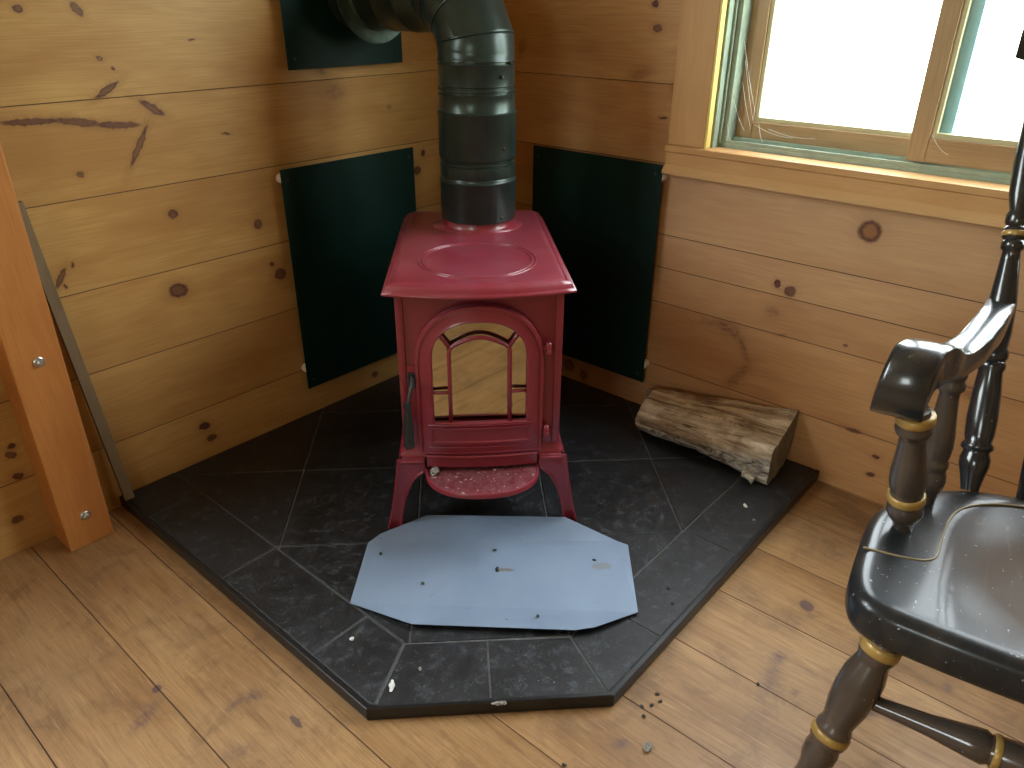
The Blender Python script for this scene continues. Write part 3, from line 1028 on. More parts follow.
def outline_top(ins, nseg=10):
    """top plate outline (closed, XY) inset by ins"""
    P = []
    hw, yb = 0.186-ins, 0.572-ins
    # front edge bowed from left to right
    for i in range(nseg*2+1):
        t = -1+i/nseg
        x = hw*t
        y = 0.006 + ins - 0.028*(1-t*t)
        P.append((x, y))
    hb = 0.176-ins
    r = 0.026
    for i in range(8):
        a = i/7*PI/2
        P.append((hb-r+r*math.cos(a), yb-r+r*math.sin(a)))
    for i in range(8):
        a = PI/2+i/7*PI/2
        P.append((-hb+r+r*math.cos(a), yb-r+r*math.sin(a)))
    return P


bm = bmesh.new()
prof = [(0.010, 0.5435), (0.001, 0.5440), (0.0, 0.5465), (0.001, 0.5495), (0.0045, 0.5510), (0.0055, 0.5530), (0.008, 0.5580), (0.012, 0.5625), (0.0165, 0.5650), (0.0180, 0.5640), (0.0195, 0.5640), (0.0215, 0.5660), (0.03, 0.5664)]
loft(bm, [[(x, y, z) for x, y in outline_top(i)] for i, z in prof])
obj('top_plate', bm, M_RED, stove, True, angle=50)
bm = bmesh.new()
for rr in (0.1210, 0.1125):
    tube(bm, [(rr*math.cos(2*PI*i/64)+0.0, 0.152+rr*math.sin(2*PI*i/64), 0.5660) for i in range(64)], 0.0022, 8, True)
obj('top_ring', bm, M_RED, stove, True)
# body: side profile narrows slightly, front panel with corner pilasters
bm = bmesh.new()
def body_ring(z, hw, yf, yb):
    r = 0.012
    pts = []
    for cx, cy, a0 in ((hw-r, yf+r, -PI/2), (hw-r, yb-r, 0), (-hw+r, yb-r, PI/2), (-hw+r, yf+r, PI)):
        for i in range(5):
            a = a0+i/4*PI/2
            pts.append((cx+r*math.cos(a), cy+r*math.sin(a), z))
    return pts
loft(bm, [body_ring(z, hw, yf, 0.535) for z, hw, yf in
          ((0.178, 0.1745, 0.016), (0.184, 0.1745, 0.016), (0.189, 0.171, 0.019), (0.198, 0.170, 0.020), (0.206, 0.1675, 0.021), (0.235, 0.1645, 0.022), (0.32, 0.164, 0.022), (0.45, 0.1635, 0.022), (0.5435, 0.1635, 0.022))])
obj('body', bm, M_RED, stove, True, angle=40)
# raised pilasters on the front corners
for sx_ in (-1, 1):
    bm = bmesh.new()
    x0, x1 = sorted((sx_*0.1485, sx_*0.1635))
    box(bm, x0, x1, 0.0165, 0.026, 0.205, 0.5425, 0.0025)
    if sx_ < 0:
        box(bm, -0.1485, -0.130, 0.0175, 0.026, 0.205, 0.392, 0.003)
    else:
        box(bm, 0.128, 0.1485, 0.0195, 0.026, 0.205, 0.238, 0.002)
    obj('pilaster', bm, M_RED, stove, True, angle=40)


def arch(hw, zb, ztop, zspring, n=24, pw=2.35):
    """closed XZ outline: superelliptic arch on straight jambs, counterclockwise from bottom-left"""
    P = [(-hw, zb), (-hw*0.34, zb), (hw*0.34, zb), (hw, zb)]
    h = ztop-zspring
    for k in (0.25, 0.5, 0.75):
        P.append((hw, zb+(zspring-zb)*k))
    for i in range(n+1):
        a = PI*i/n
        c, s_ = math.cos(a), math.sin(a)
        P.append((hw*math.copysign(abs(c)**(2/pw), c), zspring+h*abs(s_)**(2/pw)))
    for k in (0.75, 0.5, 0.25):
        P.append((-hw, zb+(zspring-zb)*k))
    return P


DC = -0.0025  # door centre
door = empty('door', (DC, 0.0, 0.0))
door.parent = stove


def bow(bm, amt=0.010, hw=0.124):
    for v in bm.verts:
        v.co.y -= amt*(1-min(1, (v.co.x/hw)**2))


# back moulding then frame
bm = bmesh.new()
oa = arch(0.1285, 0.192, 0.5245, 0.400, pw=2.15)
ob_ = arch(0.1220, 0.198, 0.518, 0.400, pw=2.15)
oc = arch(0.1210, 0.199, 0.517, 0.400, pw=2.15)
od = arch(0.097, 0.2665, 0.492, 0.405)
oe = arch(0.0945, 0.269, 0.4895, 0.405)
seq = [(oa, 0.0215), (oa, 0.008), (arch(0.1270, 0.1935, 0.523, 0.400, pw=2.15), 0.0055), (ob_, 0.0050), (oc, 0.0075), (arch(0.1170, 0.203, 0.5135, 0.400, pw=2.15), 0.0065),
       (arch(0.101, 0.2625, 0.496, 0.405), 0.0065), (od, 0.0045), (oe, 0.0075), (oe, 0.016)]
vr = [[bm.verts.new((x, y, z)) for x, z in o_] for o_, y in seq]
n = len(oa)
for a, b in zip(vr, vr[1:]):
    for i in range(n):
        j = (i+1) % n
        bm.faces.new((a[i], a[j], b[j], b[i]))
bow(bm)
obj('door_frame', bm, M_RED, door, True, angle=35)
# raised plaque below the glass
bm = bmesh.new()
def rect(hw, z0_, z1_, k=8):
    return [(-hw+2*hw*i/k, z0_) for i in range(k+1)]+[(hw-2*hw*i/k, z1_) for i in range(k+1)]
seq = [(rect(0.1035, 0.221, 0.257), 0.0070), (rect(0.1035, 0.221, 0.257), 0.0035), (rect(0.1005, 0.224, 0.254), 0.0035), (rect(0.0985, 0.226, 0.252), 0.0058)]
vr = [[bm.verts.new((x, y, z)) for x, z in o_] for o_, y in seq]
for a, b in zip(vr, vr[1:]):
    n = len(a)
    for i in range(n):
        j = (i+1) % n
        bm.faces.new((a[i], a[j], b[j], b[i]))
k = 8
for i in range(k):
    bm.faces.new((vr[-1][i], vr[-1][i+1], vr[-1][2*k-i], vr[-1][2*k+1-i]))
for zz in (0.2625, 0.2105):
    tube(bm, [(-0.108+0.216*i/12, 0.0062, zz) for i in range(13)], 0.0016, 8)
bow(bm)
obj('door_plaque', bm, M_RED, door, True, angle=35)
# glass
bm = bmesh.new()
P = arch(0.0955, 0.268, 0.491, 0.405)
f = bm.faces.new([bm.verts.new((x, 0.0165, z)) for x, z in P])
r = bmesh.ops.extrude_face_region(bm, geom=[f])
for v in r['geom']:
    if isinstance(v, bmesh.types.BMVert):
        v.co.y += 0.004
obj('glass_pane', bm, M_SGLASS, door)
# muntin bars: inner arch with rays and side bars
bm = bmesh.new()
MR = 0.0042
xi = 0.0605
pts = [(-xi, 0.009, 0.268), (-xi, 0.009, 0.36), (-xi, 0.009, 0.425)]
pts += [(-xi+0.003, 0.009, 0.434), (-xi+0.010, 0.009, 0.440)]
for i in range(1, 12):
    t = i/12
    pts.append((-xi+0.010+(2*xi-0.020)*t, 0.009, 0.440+0.017*math.sin(PI*t)))
pts += [(xi-0.010, 0.009, 0.440), (xi-0.003, 0.009, 0.434), (xi, 0.009, 0.425), (xi, 0.009, 0.36), (xi, 0.009, 0.268)]
tube(bm, pts, MR, 10)
for sx_ in (-1, 1):
    tube(bm, [(sx_*(xi-0.002), 0.009, 0.435), (sx_*0.0845, 0.009, 0.4725)], 0.0040, 10)
    tube(bm, [(sx_*xi, 0.009, 0.336), (sx_*0.0965, 0.009, 0.336)], 0.0036, 10)
for v in bm.verts:
    v.co.y -= 0.006*(1-min(1, (v.co.x/0.11)**2))
obj('muntin', bm, M_RED, door, True)
# hinges
for zz in (0.428, 0.239):
    bm = bmesh.new()
    turned(bm, (0.1350, 0.008, zz-0.013), (0.1350, 0.008, zz+0.013), [(0, 0.003), (0.05, 0.0055), (0.3, 0.0055), (0.34, 0.0038), (0.40, 0.0038), (0.44, 0.0058), (0.85, 0.0058), (0.95, 0.0045), (1, 0.001)], 16)
    box(bm, 0.116, 0.135, 0.009, 0.016, zz-0.005, zz+0.004, 0.002)
    obj('hinge', bm, M_RED, stove, True, angle=45)
# handle
hd = empty('handle', (-0.1375, 0.008, 0.374))
hd.parent = stove
bm = bmesh.new()
box(bm, -0.009, 0.009, 0.004, 0.0095, -0.030, 0.004, 0.002)
obj('latch_slot', bm, M_IRON, hd)
bm = bmesh.new()
tube(bm, catmull([(0.0, 0.006, -0.004), (0.001, -0.006, -0.006), (0.000, -0.018, -0.014), (-0.006, -0.028, -0.034), (-0.010, -0.034, -0.054)], 4), 0.0042, 12)
obj('handle_shank', bm, M_IRON, hd, True)
bm = bmesh.new()
turned(bm, (-0.0095, -0.033, -0.044), (-0.0110, -0.037, -0.143), [(0, 0.004), (0.01, 0.0085), (0.05, 0.0095), (0.08, 0.0075), (0.11, 0.0065), (0.18, 0.0078), (0.4, 0.0098), (0.62, 0.0110), (0.80, 0.0108), (0.86, 0.0095), (0.89, 0.0112), (0.97, 0.0112), (1, 0.009)], 24)
obj('handle_grip', bm, M_HWOOD, hd, True, angle=60)

# lower front skirt and ash lip
bm = bmesh.new()
xs_ = [-0.1165+0.233*i/14 for i in range(15)]
def bowy(x, y0_, a=0.010):
    return y0_-a*(1-(x/0.124)**2)
for (za, zb, yy) in ((0.184, 0.190, 0.004), (0.160, 0.184, 0.009)):
    loft(bm, [[(x, bowy(x, yy), za), (x, bowy(x, yy-0.001), zb-0.002), (x, bowy(x, yy+0.001), zb), (x, 0.03, zb), (x, 0.03, za)] for x in xs_])
obj('front_skirt', bm, M_RED, stove, True, angle=35)
bm = bmesh.new()
box(bm, -0.150, 0.150, 0.022, 0.5, 0.13, 0.178)
obj('ash_pan_housing', bm, M_IRON, stove)
def lip_outline(ins):
    P = []
    a, b = 0.1215-ins, 0.112-ins
    for i in range(33):
        t = PI*i/32
        c, s_ = math.cos(t), math.sin(t)
        P.append((-a*math.copysign(abs(c)**0.85, c), 0.020-b*abs(s_)**0.80))
    P.append((a, 0.034))
    P.append((-a, 0.034))
    return P
bm = bmesh.new()
loft(bm, [[(x, y, z) for x, y in lip_outline(i)] for i, z in ((0.004, 0.1395), (0.0, 0.142), (0.0, 0.1500), (0.0015, 0.1522), (0.0045, 0.1522), (0.007, 0.1495))], cap1=False)
lp = obj('ash_lip', bm, M_RED, stove, True, angle=45)
bm = bmesh.new()
loft(bm, [[(x, y, z) for x, y in lip_outline(i)] for i, z in ((0.0065, 0.1455), (0.0065, 0.1496))])
obj('dusty_tray', bm, M_LIP, lp)

# legs
def leg_pts(sx_):
    outer = [(0.1765, 0.178), (0.1775, 0.171), (0.183, 0.13), (0.190, 0.085), (0.197, 0.045), (0.204, 0.012), (0.208, 0.0)]
    inner = [(0.181, 0.0), (0.180, 0.012), (0.174, 0.05), (0.166, 0.082), (0.156, 0.108), (0.143, 0.130), (0.128, 0.142), (0.121, 0.148), (0.121, 0.178)]
    o1 = catmull(outer, 3)
    i1 = catmull(inner[:-1], 3)+[inner[-1]]
    return [(sx_*x, z) for x, z in o1+i1]
for nm, yf, yb in (('leg', -0.003, 0.040), ('leg', 0.50, 0.545)):
    for sx_ in (-1, 1):
        bm = bmesh.new()
        P = leg_pts(sx_)
        # thinner plate with a raised rim on the front
        prism(bm, P, 'y', yf+(0.012 if nm == 'leg' and yf < 0.1 else 0), yf+0.026, 0.002)
        # side flange following the outer edge
        O = [p_ for p_ in catmull([(0.1765, 0.178), (0.183, 0.13), (0.190, 0.085), (0.197, 0.045), (0.208, 0.0)], 4)]
        rings = []
        for x, z in O:
            d = min(0.046, 0.018+0.028*z/0.178)
            rings.append([(sx_*x, yf+0.010, z), (sx_*x, yf+0.010+d, z), (sx_*(x-0.007), yf+0.010+d, z), (sx_*(x-0.007), yf+0.010, z)])
        loft(bm, rings)
        # inner raised edge and top ledge
        I = [(sx_*x, yf+0.0115, z) for x, z in catmull([(0.1815, 0.003), (0.1745, 0.05), (0.166, 0.084), (0.156, 0.110), (0.143, 0.132), (0.125, 0.146)], 4)]
        tube(bm, I, 0.0028, 8)
        tube(bm, [(sx_*x, yf+0.0115, z) for x, z in O], 0.0032, 8)
        tube(bm, [(sx_*0.124, yf+0.0115, 0.172), (sx_*0.175, yf+0.0115, 0.172)], 0.0034, 8)
        obj('leg', bm, M_RED, stove, True, angle=40)
# flue collar (oval casting plus round neck)
bm = bmesh.new()
def flue_ring(rx, ry, z, n=40):
    return [(0.008+rx*math.cos(2*PI*i/n), 0.425+ry*math.sin(2*PI*i/n), z) for i in range(n)]
loft(bm, [flue_ring(0.106, 0.088, 0.5662), flue_ring(0.104, 0.086, 0.5690), flue_ring(0.087, 0.085, 0.5715), flue_ring(0.0838, 0.0838, 0.5735), flue_ring(0.0832, 0.0832, 0.5880)])
obj('flue_collar', bm, M_RED, stove, True, angle=50)

# ------------------------------------------------------------------ stovepipe
PX, PY = -0.4155, -0.431
pipe = tag(empty('stovepipe', (PX, PY, 0.6160)), 'thick black metal stovepipe rising from the red stove and elbowing into the wall', 'stovepipe')
Z0 = 0.6160
def zl(z):
    return z-Z0


def ring_xy(r, z, n=48):
    return [(r*math.cos(2*PI*i/n), r*math.sin(2*PI*i/n), z) for i in range(n)]


bm = bmesh.new()
pr = [(0.0860, 0.6160), (0.0870, 0.6180), (0.0870, 0.700), (0.0885, 0.7015), (0.0885, 0.704), (0.0860, 0.7055), (0.0850, 0.708), (0.0852, 0.711), (0.0840, 0.7125)]
loft(bm, [ring_xy(r, zl(z)) for r, z in pr])
obj('pipe_section', bm, M_PIPE, pipe, True, angle=50)
bm = bmesh.new()
pr = [(0.0838, 0.7127), (0.0855, 0.718), (0.0855, 0.738), (0.0815, 0.7395), (0.0815, 0.742), (0.0850, 0.7435), (0.0850, 0.746), (0.0812, 0.7475), (0.0812, 0.7495), (0.0850, 0.751), (0.0870, 0.756), (0.0872, 0.846), (0.0888, 0.848), (0.0888, 0.8505), (0.0868, 0.852)]
loft(bm, [ring_xy(r, zl(z)) for r, z in pr])
obj('pipe_section', bm, M_PIPE, pipe, True, angle=50)
bm = bmesh.new()
pr = [(0.0865, 0.8522), (0.0850, 0.855), (0.0845, 0.872), (0.0840, 0.884), (0.0852, 0.886), (0.0852, 0.8885), (0.0812, 0.8895), (0.0812, 0.8935), (0.0852, 0.895), (0.0852, 0.8985), (0.0800, 0.8995), (0.0800, 0.9025), (0.0832, 0.905), (0.0832, 0.944), (0.0845, 0.9455), (0.0845, 0.948), (0.0803, 0.9492), (0.0803, 0.9528), (0.0845, 0.954), (0.0845, 0.9565), (0.0828, 0.958), (0.0826, 0.973)]
loft(bm, [ring_xy(r, zl(z)) for r, z in pr])
obj('pipe_section', bm, M_PIPE, pipe, True, angle=50)
# gored elbow: from vertical to level, towards the wall (+y)
RB, NG = 0.112, 4
zc = 0.973
cen = Vector((0, RB, zl(zc)))     # bend centre
def ering(a, r, n=48, tilt=None):
    """ring on the bend at angle a (0 = vertical run, 90 = level)"""
    c = cen + Vector((0, -RB*math.cos(a), RB*math.sin(a)))
    u = Vector((1, 0, 0))
    v = Vector((0, -math.cos(a), math.sin(a)))
    return [c+u*(r*math.cos(2*PI*i/n))+v*(r*math.sin(2*PI*i/n)) for i in range(n)]
cuts = [R(x) for x in (0, 11, 42, 72, 90)]
# straight-sided gores: sample rings at cuts and use chord centres pushed out for mitre
for i in range(NG):
    bm = bmesh.new()
    a0, a1 = cuts[i], cuts[i+1]
    e0 = 0.020 if i else 0.0
    rings = [ering(a0, 0.0822)]
    if i:
        rings += [ering(a0+0.010, 0.0840), ering(a0+0.026, 0.0840), ering(a0+0.036, 0.0822)]
    rings += [ering(a1-0.02, 0.0835), ering(a1-0.006, 0.0822), ering(a1, 0.0815)]
    loft(bm, rings)
    obj('elbow_gore', bm, M_PIPE, pipe, True, angle=50)
# level run
def yring(r, y, n=48):
    return [(r*math.cos(2*PI*i/n), y-PY, zl(zc+RB)+r*math.sin(2*PI*i/n)) for i in range(n)]
bm = bmesh.new()
pr = [(0.0820, -0.319), (0.0823, -0.316), (0.0823, -0.262), (0.0834, -0.260), (0.0834, -0.256), (0.0821, -0.254), (0.0821, -0.190), (0.0830, -0.188), (0.0830, -0.184), (0.0812, -0.182), (0.0812, -0.030)]
loft(bm, [yring(r, y) for r, y in pr])
obj('pipe_section', bm, M_PIPE, pipe, True, angle=50)
# trim collar facing the room
bm = bmesh.new()
loft(bm, [yring(0.0815, -0.122), yring(0.0835, -0.120), yring(0.0845, -0.1135), yring(0.1095, -0.1105), yring(0.1115, -0.1115), yring(0.1120, -0.1095), yring(0.1105, -0.1075), yring(0.084, -0.1065)])
obj('trim_collar', bm, M_FLANGE, pipe, True, angle=40)
# screws on the pipe
for az, z in ((-100, 0.628), (-95, 0.779), (-98, 0.925), (-80, 0.951)):
    a = R(az)
    bm = bmesh.new()
    turned(bm, (0.0825*math.cos(a), 0.0825*math.sin(a), zl(z)), (0.0895*math.cos(a), 0.0895*math.sin(a), zl(z)), [(0, 0.004), (0.7, 0.004), (1, 0.002)], 10)
    obj('screw', bm, M_SCREW, pipe)

# ------------------------------------------------------------------ steel plate on the hearth
PL = [(-1.0664, -0.6916, 0.033), (-0.9286, -0.5776, 0.034), (-0.7865, -0.6103, 0.044), (-0.5905, -0.8475, 0.046), (-0.5684, -0.9999, 0.036), (-0.7216, -1.1230, 0.035), (-0.8131, -1.0878, 0.042), (-0.8434, -1.0645, 0.042), (-1.0286, -0.8268, 0.039), (-0.8942, -0.5764, 0.037), (-0.575, -0.9761, 0.038)]
PL = [tuple(p_) for p_ in PL]
plc = Vector((-0.80, -0.83, 0.0278))
bm = bmesh.new()
V = [bm.verts.new(Vector(p_)-plc) for p_ in PL]
# strips: back flap (1,2,3,4), middle (0,1,4,5), front (0,5,6,7,8)
fb = [bm.faces.new([V[i] for i in (9, 2, 3, 10)]), bm.faces.new([V[i] for i in (0, 1, 9, 10, 4, 5)]), bm.faces.new([V[i] for i in (0, 5, 6, 7, 8)])]
r = bmesh.ops.extrude_face_region(bm, geom=list(bm.faces))
for v in r['geom']:
    if isinstance(v, bmesh.types.BMVert):
        v.co.z -= 0.0012
zmin = min(v.co.z for v in bm.verts)
plate = tag(obj('sheet_metal_plate', bm, M_PLATE, None, loc=plc), 'pale blue-grey sheet metal plate with clipped corners lying before the stove', 'metal plate')

# ------------------------------------------------------------------ firewood log
LA_, LB_ = Vector((-0.112, -0.748, 0.0278)), Vector((-0.094, -1.122, 0.0278))
log = empty('firewood_log', (LA_+LB_)/2)
tag(log, 'split piece of weathered firewood lying on the hearth against the right wall', 'firewood')
log.rotation_euler = (0, 0, math.atan2((LB_-LA_).y, (LB_-LA_).x))
rnd = random.Random(3)
# local x: from far-left end to near-right end; local +y towards the wall
LL = (LB_-LA_).length
from mathutils import noise as mnoise
def sect(t):
    """cross-section polygon [(y,z)] at t 0..1. front lower side is bark, top is a flat split face"""
    S0 = [(-0.046, 0.030), (-0.020, 0.010), (0.030, 0.002), (0.062, 0.010), (0.074, 0.045), (0.074, 0.088), (0.045, 0.102), (0.005, 0.092), (-0.028, 0.074), (-0.052, 0.052)]
    S1 = [(-0.064, 0.018), (-0.030, 0.002), (0.030, 0.006), (0.066, 0.030), (0.086, 0.078), (0.088, 0.142), (0.050, 0.134), (0.010, 0.122), (-0.030, 0.108), (-0.064, 0.092)]
    return [(a[0]*(1-t)+b[0]*t, a[1]*(1-t)+b[1]*t) for a, b in zip(S0, S1)]
bm = bmesh.new()
NX = 100
rings = []
for i in range(NX+1):
    t = i/NX
    P = catmull(sect(t), 9, True)
    ring = []
    for (y, z) in P:
        x = -LL/2+LL*t
        if i == NX:
            x += 0.0
        if i == 0:
            x += -0.012*math.sin(y*40)
        q = Vector((x*6, y*30, z*30))
        nv = mnoise.noise(q)*0.0070+mnoise.noise(Vector((x*14, y*75, z*75)))*0.0042+mnoise.noise(Vector((x*45, y*150, z*150)))*0.0018
        cy, cz = 0.005, 0.05
        d = Vector((y-cy, z-cz)).normalized()
        ring.append((x, y+d.x*nv, max(0.0005, z+d.y*nv)))
    rings.append(ring)
vr = loft(bm, rings)
bm.faces.ensure_lookup_table()
for f in bm.faces:
    c = f.calc_center_median()
    nrm = f.normal
    f.normal_update()
    if len(f.verts) > 8 or abs(c.x) > LL/2-0.0001:
        f.material_index = 2
    elif c.y < -0.018 and c.z < 0.030+0.045*(c.x/LL+0.5):
        f.material_index = 1
obj('log_body', bm, [M_LOG, M_BARK, M_END], log, True, angle=40)
# loose flap of bark under the near end
bm = bmesh.new()
rings = []
for i in range(9):
    t = i/8
    w_ = 0.020*(1-0.35*t)
    x = 0.128+0.030*t
    ring = []
    for k in range(12):
        a = 2*PI*k/12
        ring.append((x+0.0015*math.sin(7*t+a), -0.060-0.012*t+w_*math.cos(a), 0.022-0.010*t+0.011*math.sin(a)+0.002*math.sin(3*a+t*5)))
    rings.append(ring)
loft(bm, rings)
obj('bark_flap', bm, M_BARK, log, True)

# ------------------------------------------------------------------ chair
CO = Vector((-0.829, -1.726, 0.0))
CA = R(10)
chair = tag(empty('wooden_armchair', CO, CA), 'black painted wooden armchair with turned gold-banded legs under the window', 'chair')
# local: +x towards the chair back, +y towards its right hand (hearth side)
SZ = 0.430
side = [(-0.052, 0.0), (-0.051, 0.08), (-0.047, 0.15), (-0.040, 0.200), (-0.020, 0.228), (0.020, 0.2395), (0.085, 0.240), (0.150, 0.238), (0.195, 0.228), (0.245, 0.200), (0.285, 0.160), (0.312, 0.110), (0.325, 0.060), (0.330, 0.0)]
half = catmull(side, 5)
full = half+[(x, -y) for x, y in reversed(half[1:-1])]
def seat_ring(scale_in, z):
    P = []
    n = len(full)
    for i, (x, y) in enumerate(full):
        a, b = Vector(full[i-1]), Vector(full[(i+1) % n])
        d = (b-a).normalized()
        nrm = Vector((d.y, -d.x))
        if nrm.dot(Vector((0.14-x, -y))) < 0:
            nrm = -nrm
        q = Vector((x, y))+nrm*scale_in
        P.append((q.x, q.y, z))
    return P
bm = bmesh.new()
loft(bm, [seat_ring(i, z) for i, z in ((0.035, 0.3745), (0.012, 0.376), (0.003, 0.380), (0.0, 0.388), (0.0, 0.412), (0.002, 0.420), (0.007, 0.4265), (0.015, 0.4295), (0.024, SZ))], cap1=False)
# top surface: polar grid from outline to centre with carved bowl
nO = len(full)
def bowl(x, y):
    # saddle carved region: centre (0.14,0), half widths 0.155 x 0.142, open towards the front
    ex = (x-0.150)/0.150 if x > 0.150 else (x-0.150)/0.30
    ey = y/0.140
    d = (abs(ex)**2.6+abs(ey)**2.6)**(1/2.6)
    if d >= 1:
        return 0.0
    return -0.016*(1-d**3)**1.0
base = seat_ring(0.024, SZ)
rings = []
for k in range(1, 22):
    t = k/22
    rings.append([(p_[0]*(1-t)+0.14*t, p_[1]*(1-t), 0) for p_ in base])
rings = [base]+rings
rings = [[(x, y, SZ+bowl(x, y)) for x, y, _ in r_] for r_ in rings]
vr = [[bm.verts.new(q) for q in r_] for r_ in rings]
for a, b in zip(vr, vr[1:]):
    for i in range(nO):
        j = (i+1) % nO
        bm.faces.new((a[i], a[j], b[j], b[i]))
cv = bm.verts.new((0.14, 0, SZ+bowl(0.14, 0)))
for i in range(nO):
    bm.faces.new((vr[-1][i], vr[-1][(i+1) % nO], cv))
bmesh.ops.remove_doubles(bm, verts=bm.verts, dist=1e-5)
seat = obj('seat', bm, M_SEAT, chair, True, angle=60)
# gold pinstripe along the bowl edge and across the front corners
bm = bmesh.new()
pl_ = [(0.075, 0.2345), (0.078, 0.205), (0.082, 0.180), (0.090, 0.160), (0.105, 0.150), (0.140, 0.1475), (0.190, 0.143), (0.235, 0.130), (0.268, 0.100), (0.290, 0.055), (0.298, 0.0)]
pl2 = catmull(pl_, 5)
tube(bm, [(x, y, SZ+0.0003) for x, y in pl2]+[(x, -y, SZ+0.0003) for x, y in reversed(pl2[:-1])], 0.0016, 6)
obj('pinstripe', bm, M_GOLDL, seat, True)

ARM_POST = [(0, .011), (.03, .0125), (.10, .0145), (.14, .020), (.19, .0230), (.235, .0220), (.265, .0195), (.275, .0195), (.30, .0220), (.325, .0220), (.345, .0195), (.38, .0215), (.44, .0230), (.52, .0225), (.66, .0185), (.78, .0160), (.815, .0165), (.835, .0215), (.865, .0225), (.89, .019), (.90, .0195), (.92, .0215), (.95, .0215), (.97, .018), (1.0, .016)]
def band(bm, p0, p1, t0, t1, r):
    turned(bm, p0, p1, [(t0, r*0.93), (t0+(t1-t0)*0.2, r), (t0+(t1-t0)*0.8, r), (t1, r*0.93)], 28)


def arm_post(p0, p1, k, gold, mat):
    bm = bmesh.new()
    turned(bm, p0, p1, [(t, r*k) for t, r in ARM_POST])
    o = obj('arm_post', bm, mat, chair, True, angle=60)
    if gold:
        for t0, t1 in ((0.268, 0.335), (0.905, 0.970)):
            bm = bmesh.new()
            band(bm, p0, p1, t0, t1, 0.0235*k)
            obj('gold_band', bm, M_GOLD, o, True, angle=60)


BACK = [(0, .012), (.02, .0135), (.05, .016), (.085, .0200), (.11, .0205), (.13, .0175), (.137, .0175), (.145, .0215), (.155, .0215), (.163, .0175), (.18, .0195), (.22, .0205), (.28, .0190), (.335, .0160), (.345, .0185), (.355, .0185), (.36, .016), (.37, .0195), (.385, .0195), (.392, .0165), (.43, .0185), (.50, .0185), (.545, .0160), (.60, .0130), (.625, .0115), (.63, .0150), (.645, .0150), (.65, .0125), (.657, .0160), (.674, .0160), (.680, .0125), (.687, .0150), (.702, .0150), (.71, .012), (.74, .0160), (.80, .0175), (.87, .015), (1.0, .012)]
def remap(t):
    K = [(0, 0), (.15, .103), (.365, .31), (.665, .60), (1, 1)]
    for (a, b), (c, d) in zip(K, K[1:]):
        if t <= c:
            return b+(t-a)/(c-a)*(d-b)
    return t


BACK = [(remap(t), r) for t, r in BACK]
for sy in (1, -1):
    arm_post((0.150, sy*0.194, 0.424), (0.116, sy*0.2185, 0.624), 1.0, True, M_CHW)
    arm_post((0.232, sy*0.172, 0.424), (0.245, sy*0.187, 0.642), 0.80, False, M_CHW)
    b0, b1 = Vector((0.308, sy*0.120, 0.424)), Vector((0.570, sy*0.178, 1.00))
    bm = bmesh.new()
    turned(bm, b0, b1, BACK)
    o = obj('back_post', bm, M_CH, chair, True, angle=60)
    bm = bmesh.new()
    band(bm, b0, b1, 0.593, 0.607, 0.0166)
    obj('gold_band', bm, M_GOLD, o, True)
    # arm: side profile in x-z swept across the width
    prof_t = catmull([(0.076, 0.631), (0.067, 0.648), (0.067, 0.674), (0.080, 0.698), (0.106, 0.711), (0.136, 0.707), (0.165, 0.692), (0.192, 0.680), (0.222, 0.674), (0.262, 0.676), (0.310, 0.682), (0.360, 0.686), (0.415, 0.684)], 4)
    prof_b = catmull([(0.084, 0.622), (0.098, 0.617), (0.116, 0.618), (0.130, 0.628), (0.142, 0.640), (0.156, 0.646), (0.175, 0.645), (0.195, 0.641), (0.222, 0.638), (0.262, 0.637), (0.310, 0.641), (0.355, 0.646), (0.405, 0.648)], 4)
    ycs = [(0.0, 0.2405), (0.09, 0.238), (0.12, 0.232), (0.16, 0.213), (0.19, 0.203), (0.27, 0.173), (0.34, 0.157), (0.5, 0.138)]
    bm = bmesh.new()
    rings = []
    n = len(prof_t)
    for i, (a, b) in enumerate(zip(prof_t, prof_b)):
        xm = (a[0]+b[0])/2
        yc = ycs[-1][1]
        for (ua, va), (ub, vb) in zip(ycs, ycs[1:]):
            if ua <= xm <= ub:
                yc = va+(vb-va)*(xm-ua)/(ub-ua)
        hw = 0.029-0.009*min(1, max(0, (xm-0.12)/0.14))
        ring = []
        for (u, v) in ((-1, 0.25), (-0.93, 0.05), (-0.75, 0.0), (0.75, 0.0), (0.93, 0.05), (1, 0.25), (1, 0.75), (0.93, 0.95), (0.75, 1.0), (-0.75, 1.0), (-0.93, 0.95), (-1, 0.75)):
            x = a[0]*(1-v)+b[0]*v
            z = a[1]*(1-v)+b[1]*v
            ring.append((x, sy*(yc+hw*u), z))
        rings.append(ring)
    loft(bm, rings)
    obj('arm', bm, M_CH, chair, True, angle=50)
    # legs
    for fx, (p0, p1) in (('front', ((0.064, sy*0.168, 0.378), (-0.050, sy*0.246, 0.0))), ('rear', ((0.262, sy*0.112, 0.378), (0.340, sy*0.185, 0.0)))):
        bm = bmesh.new()
        LEG = [(0, .014), (.05, .020), (.09, .0245), (.13, .0245), (.165, .0205), (.18, .0235), (.215, .0250), (.235, .0220), (.25, .0225), (.30, .0275), (.37, .0290), (.43, .0270), (.50, .0215), (.515, .0215), (.53, .0245), (.545, .0245), (.555, .0220), (.565, .0245), (.59, .0245), (.60, .0205), (.63, .0235), (.67, .0225), (.70, .0185), (.74, .017), (.84, .0215), (.92, .0195), (1.0, .014)]
        turned(bm, p0, p1, LEG)
        o = obj('leg', bm, M_CHW, chair, True, angle=60)
        if fx == 'front':
            for t0, t1 in ((0.170, 0.212), (0.545, 0.578)):
                bm = bmesh.new()
                band(bm, p0, p1, t0, t1, 0.0262)
                obj('gold_band', bm, M_GOLD, o, True)
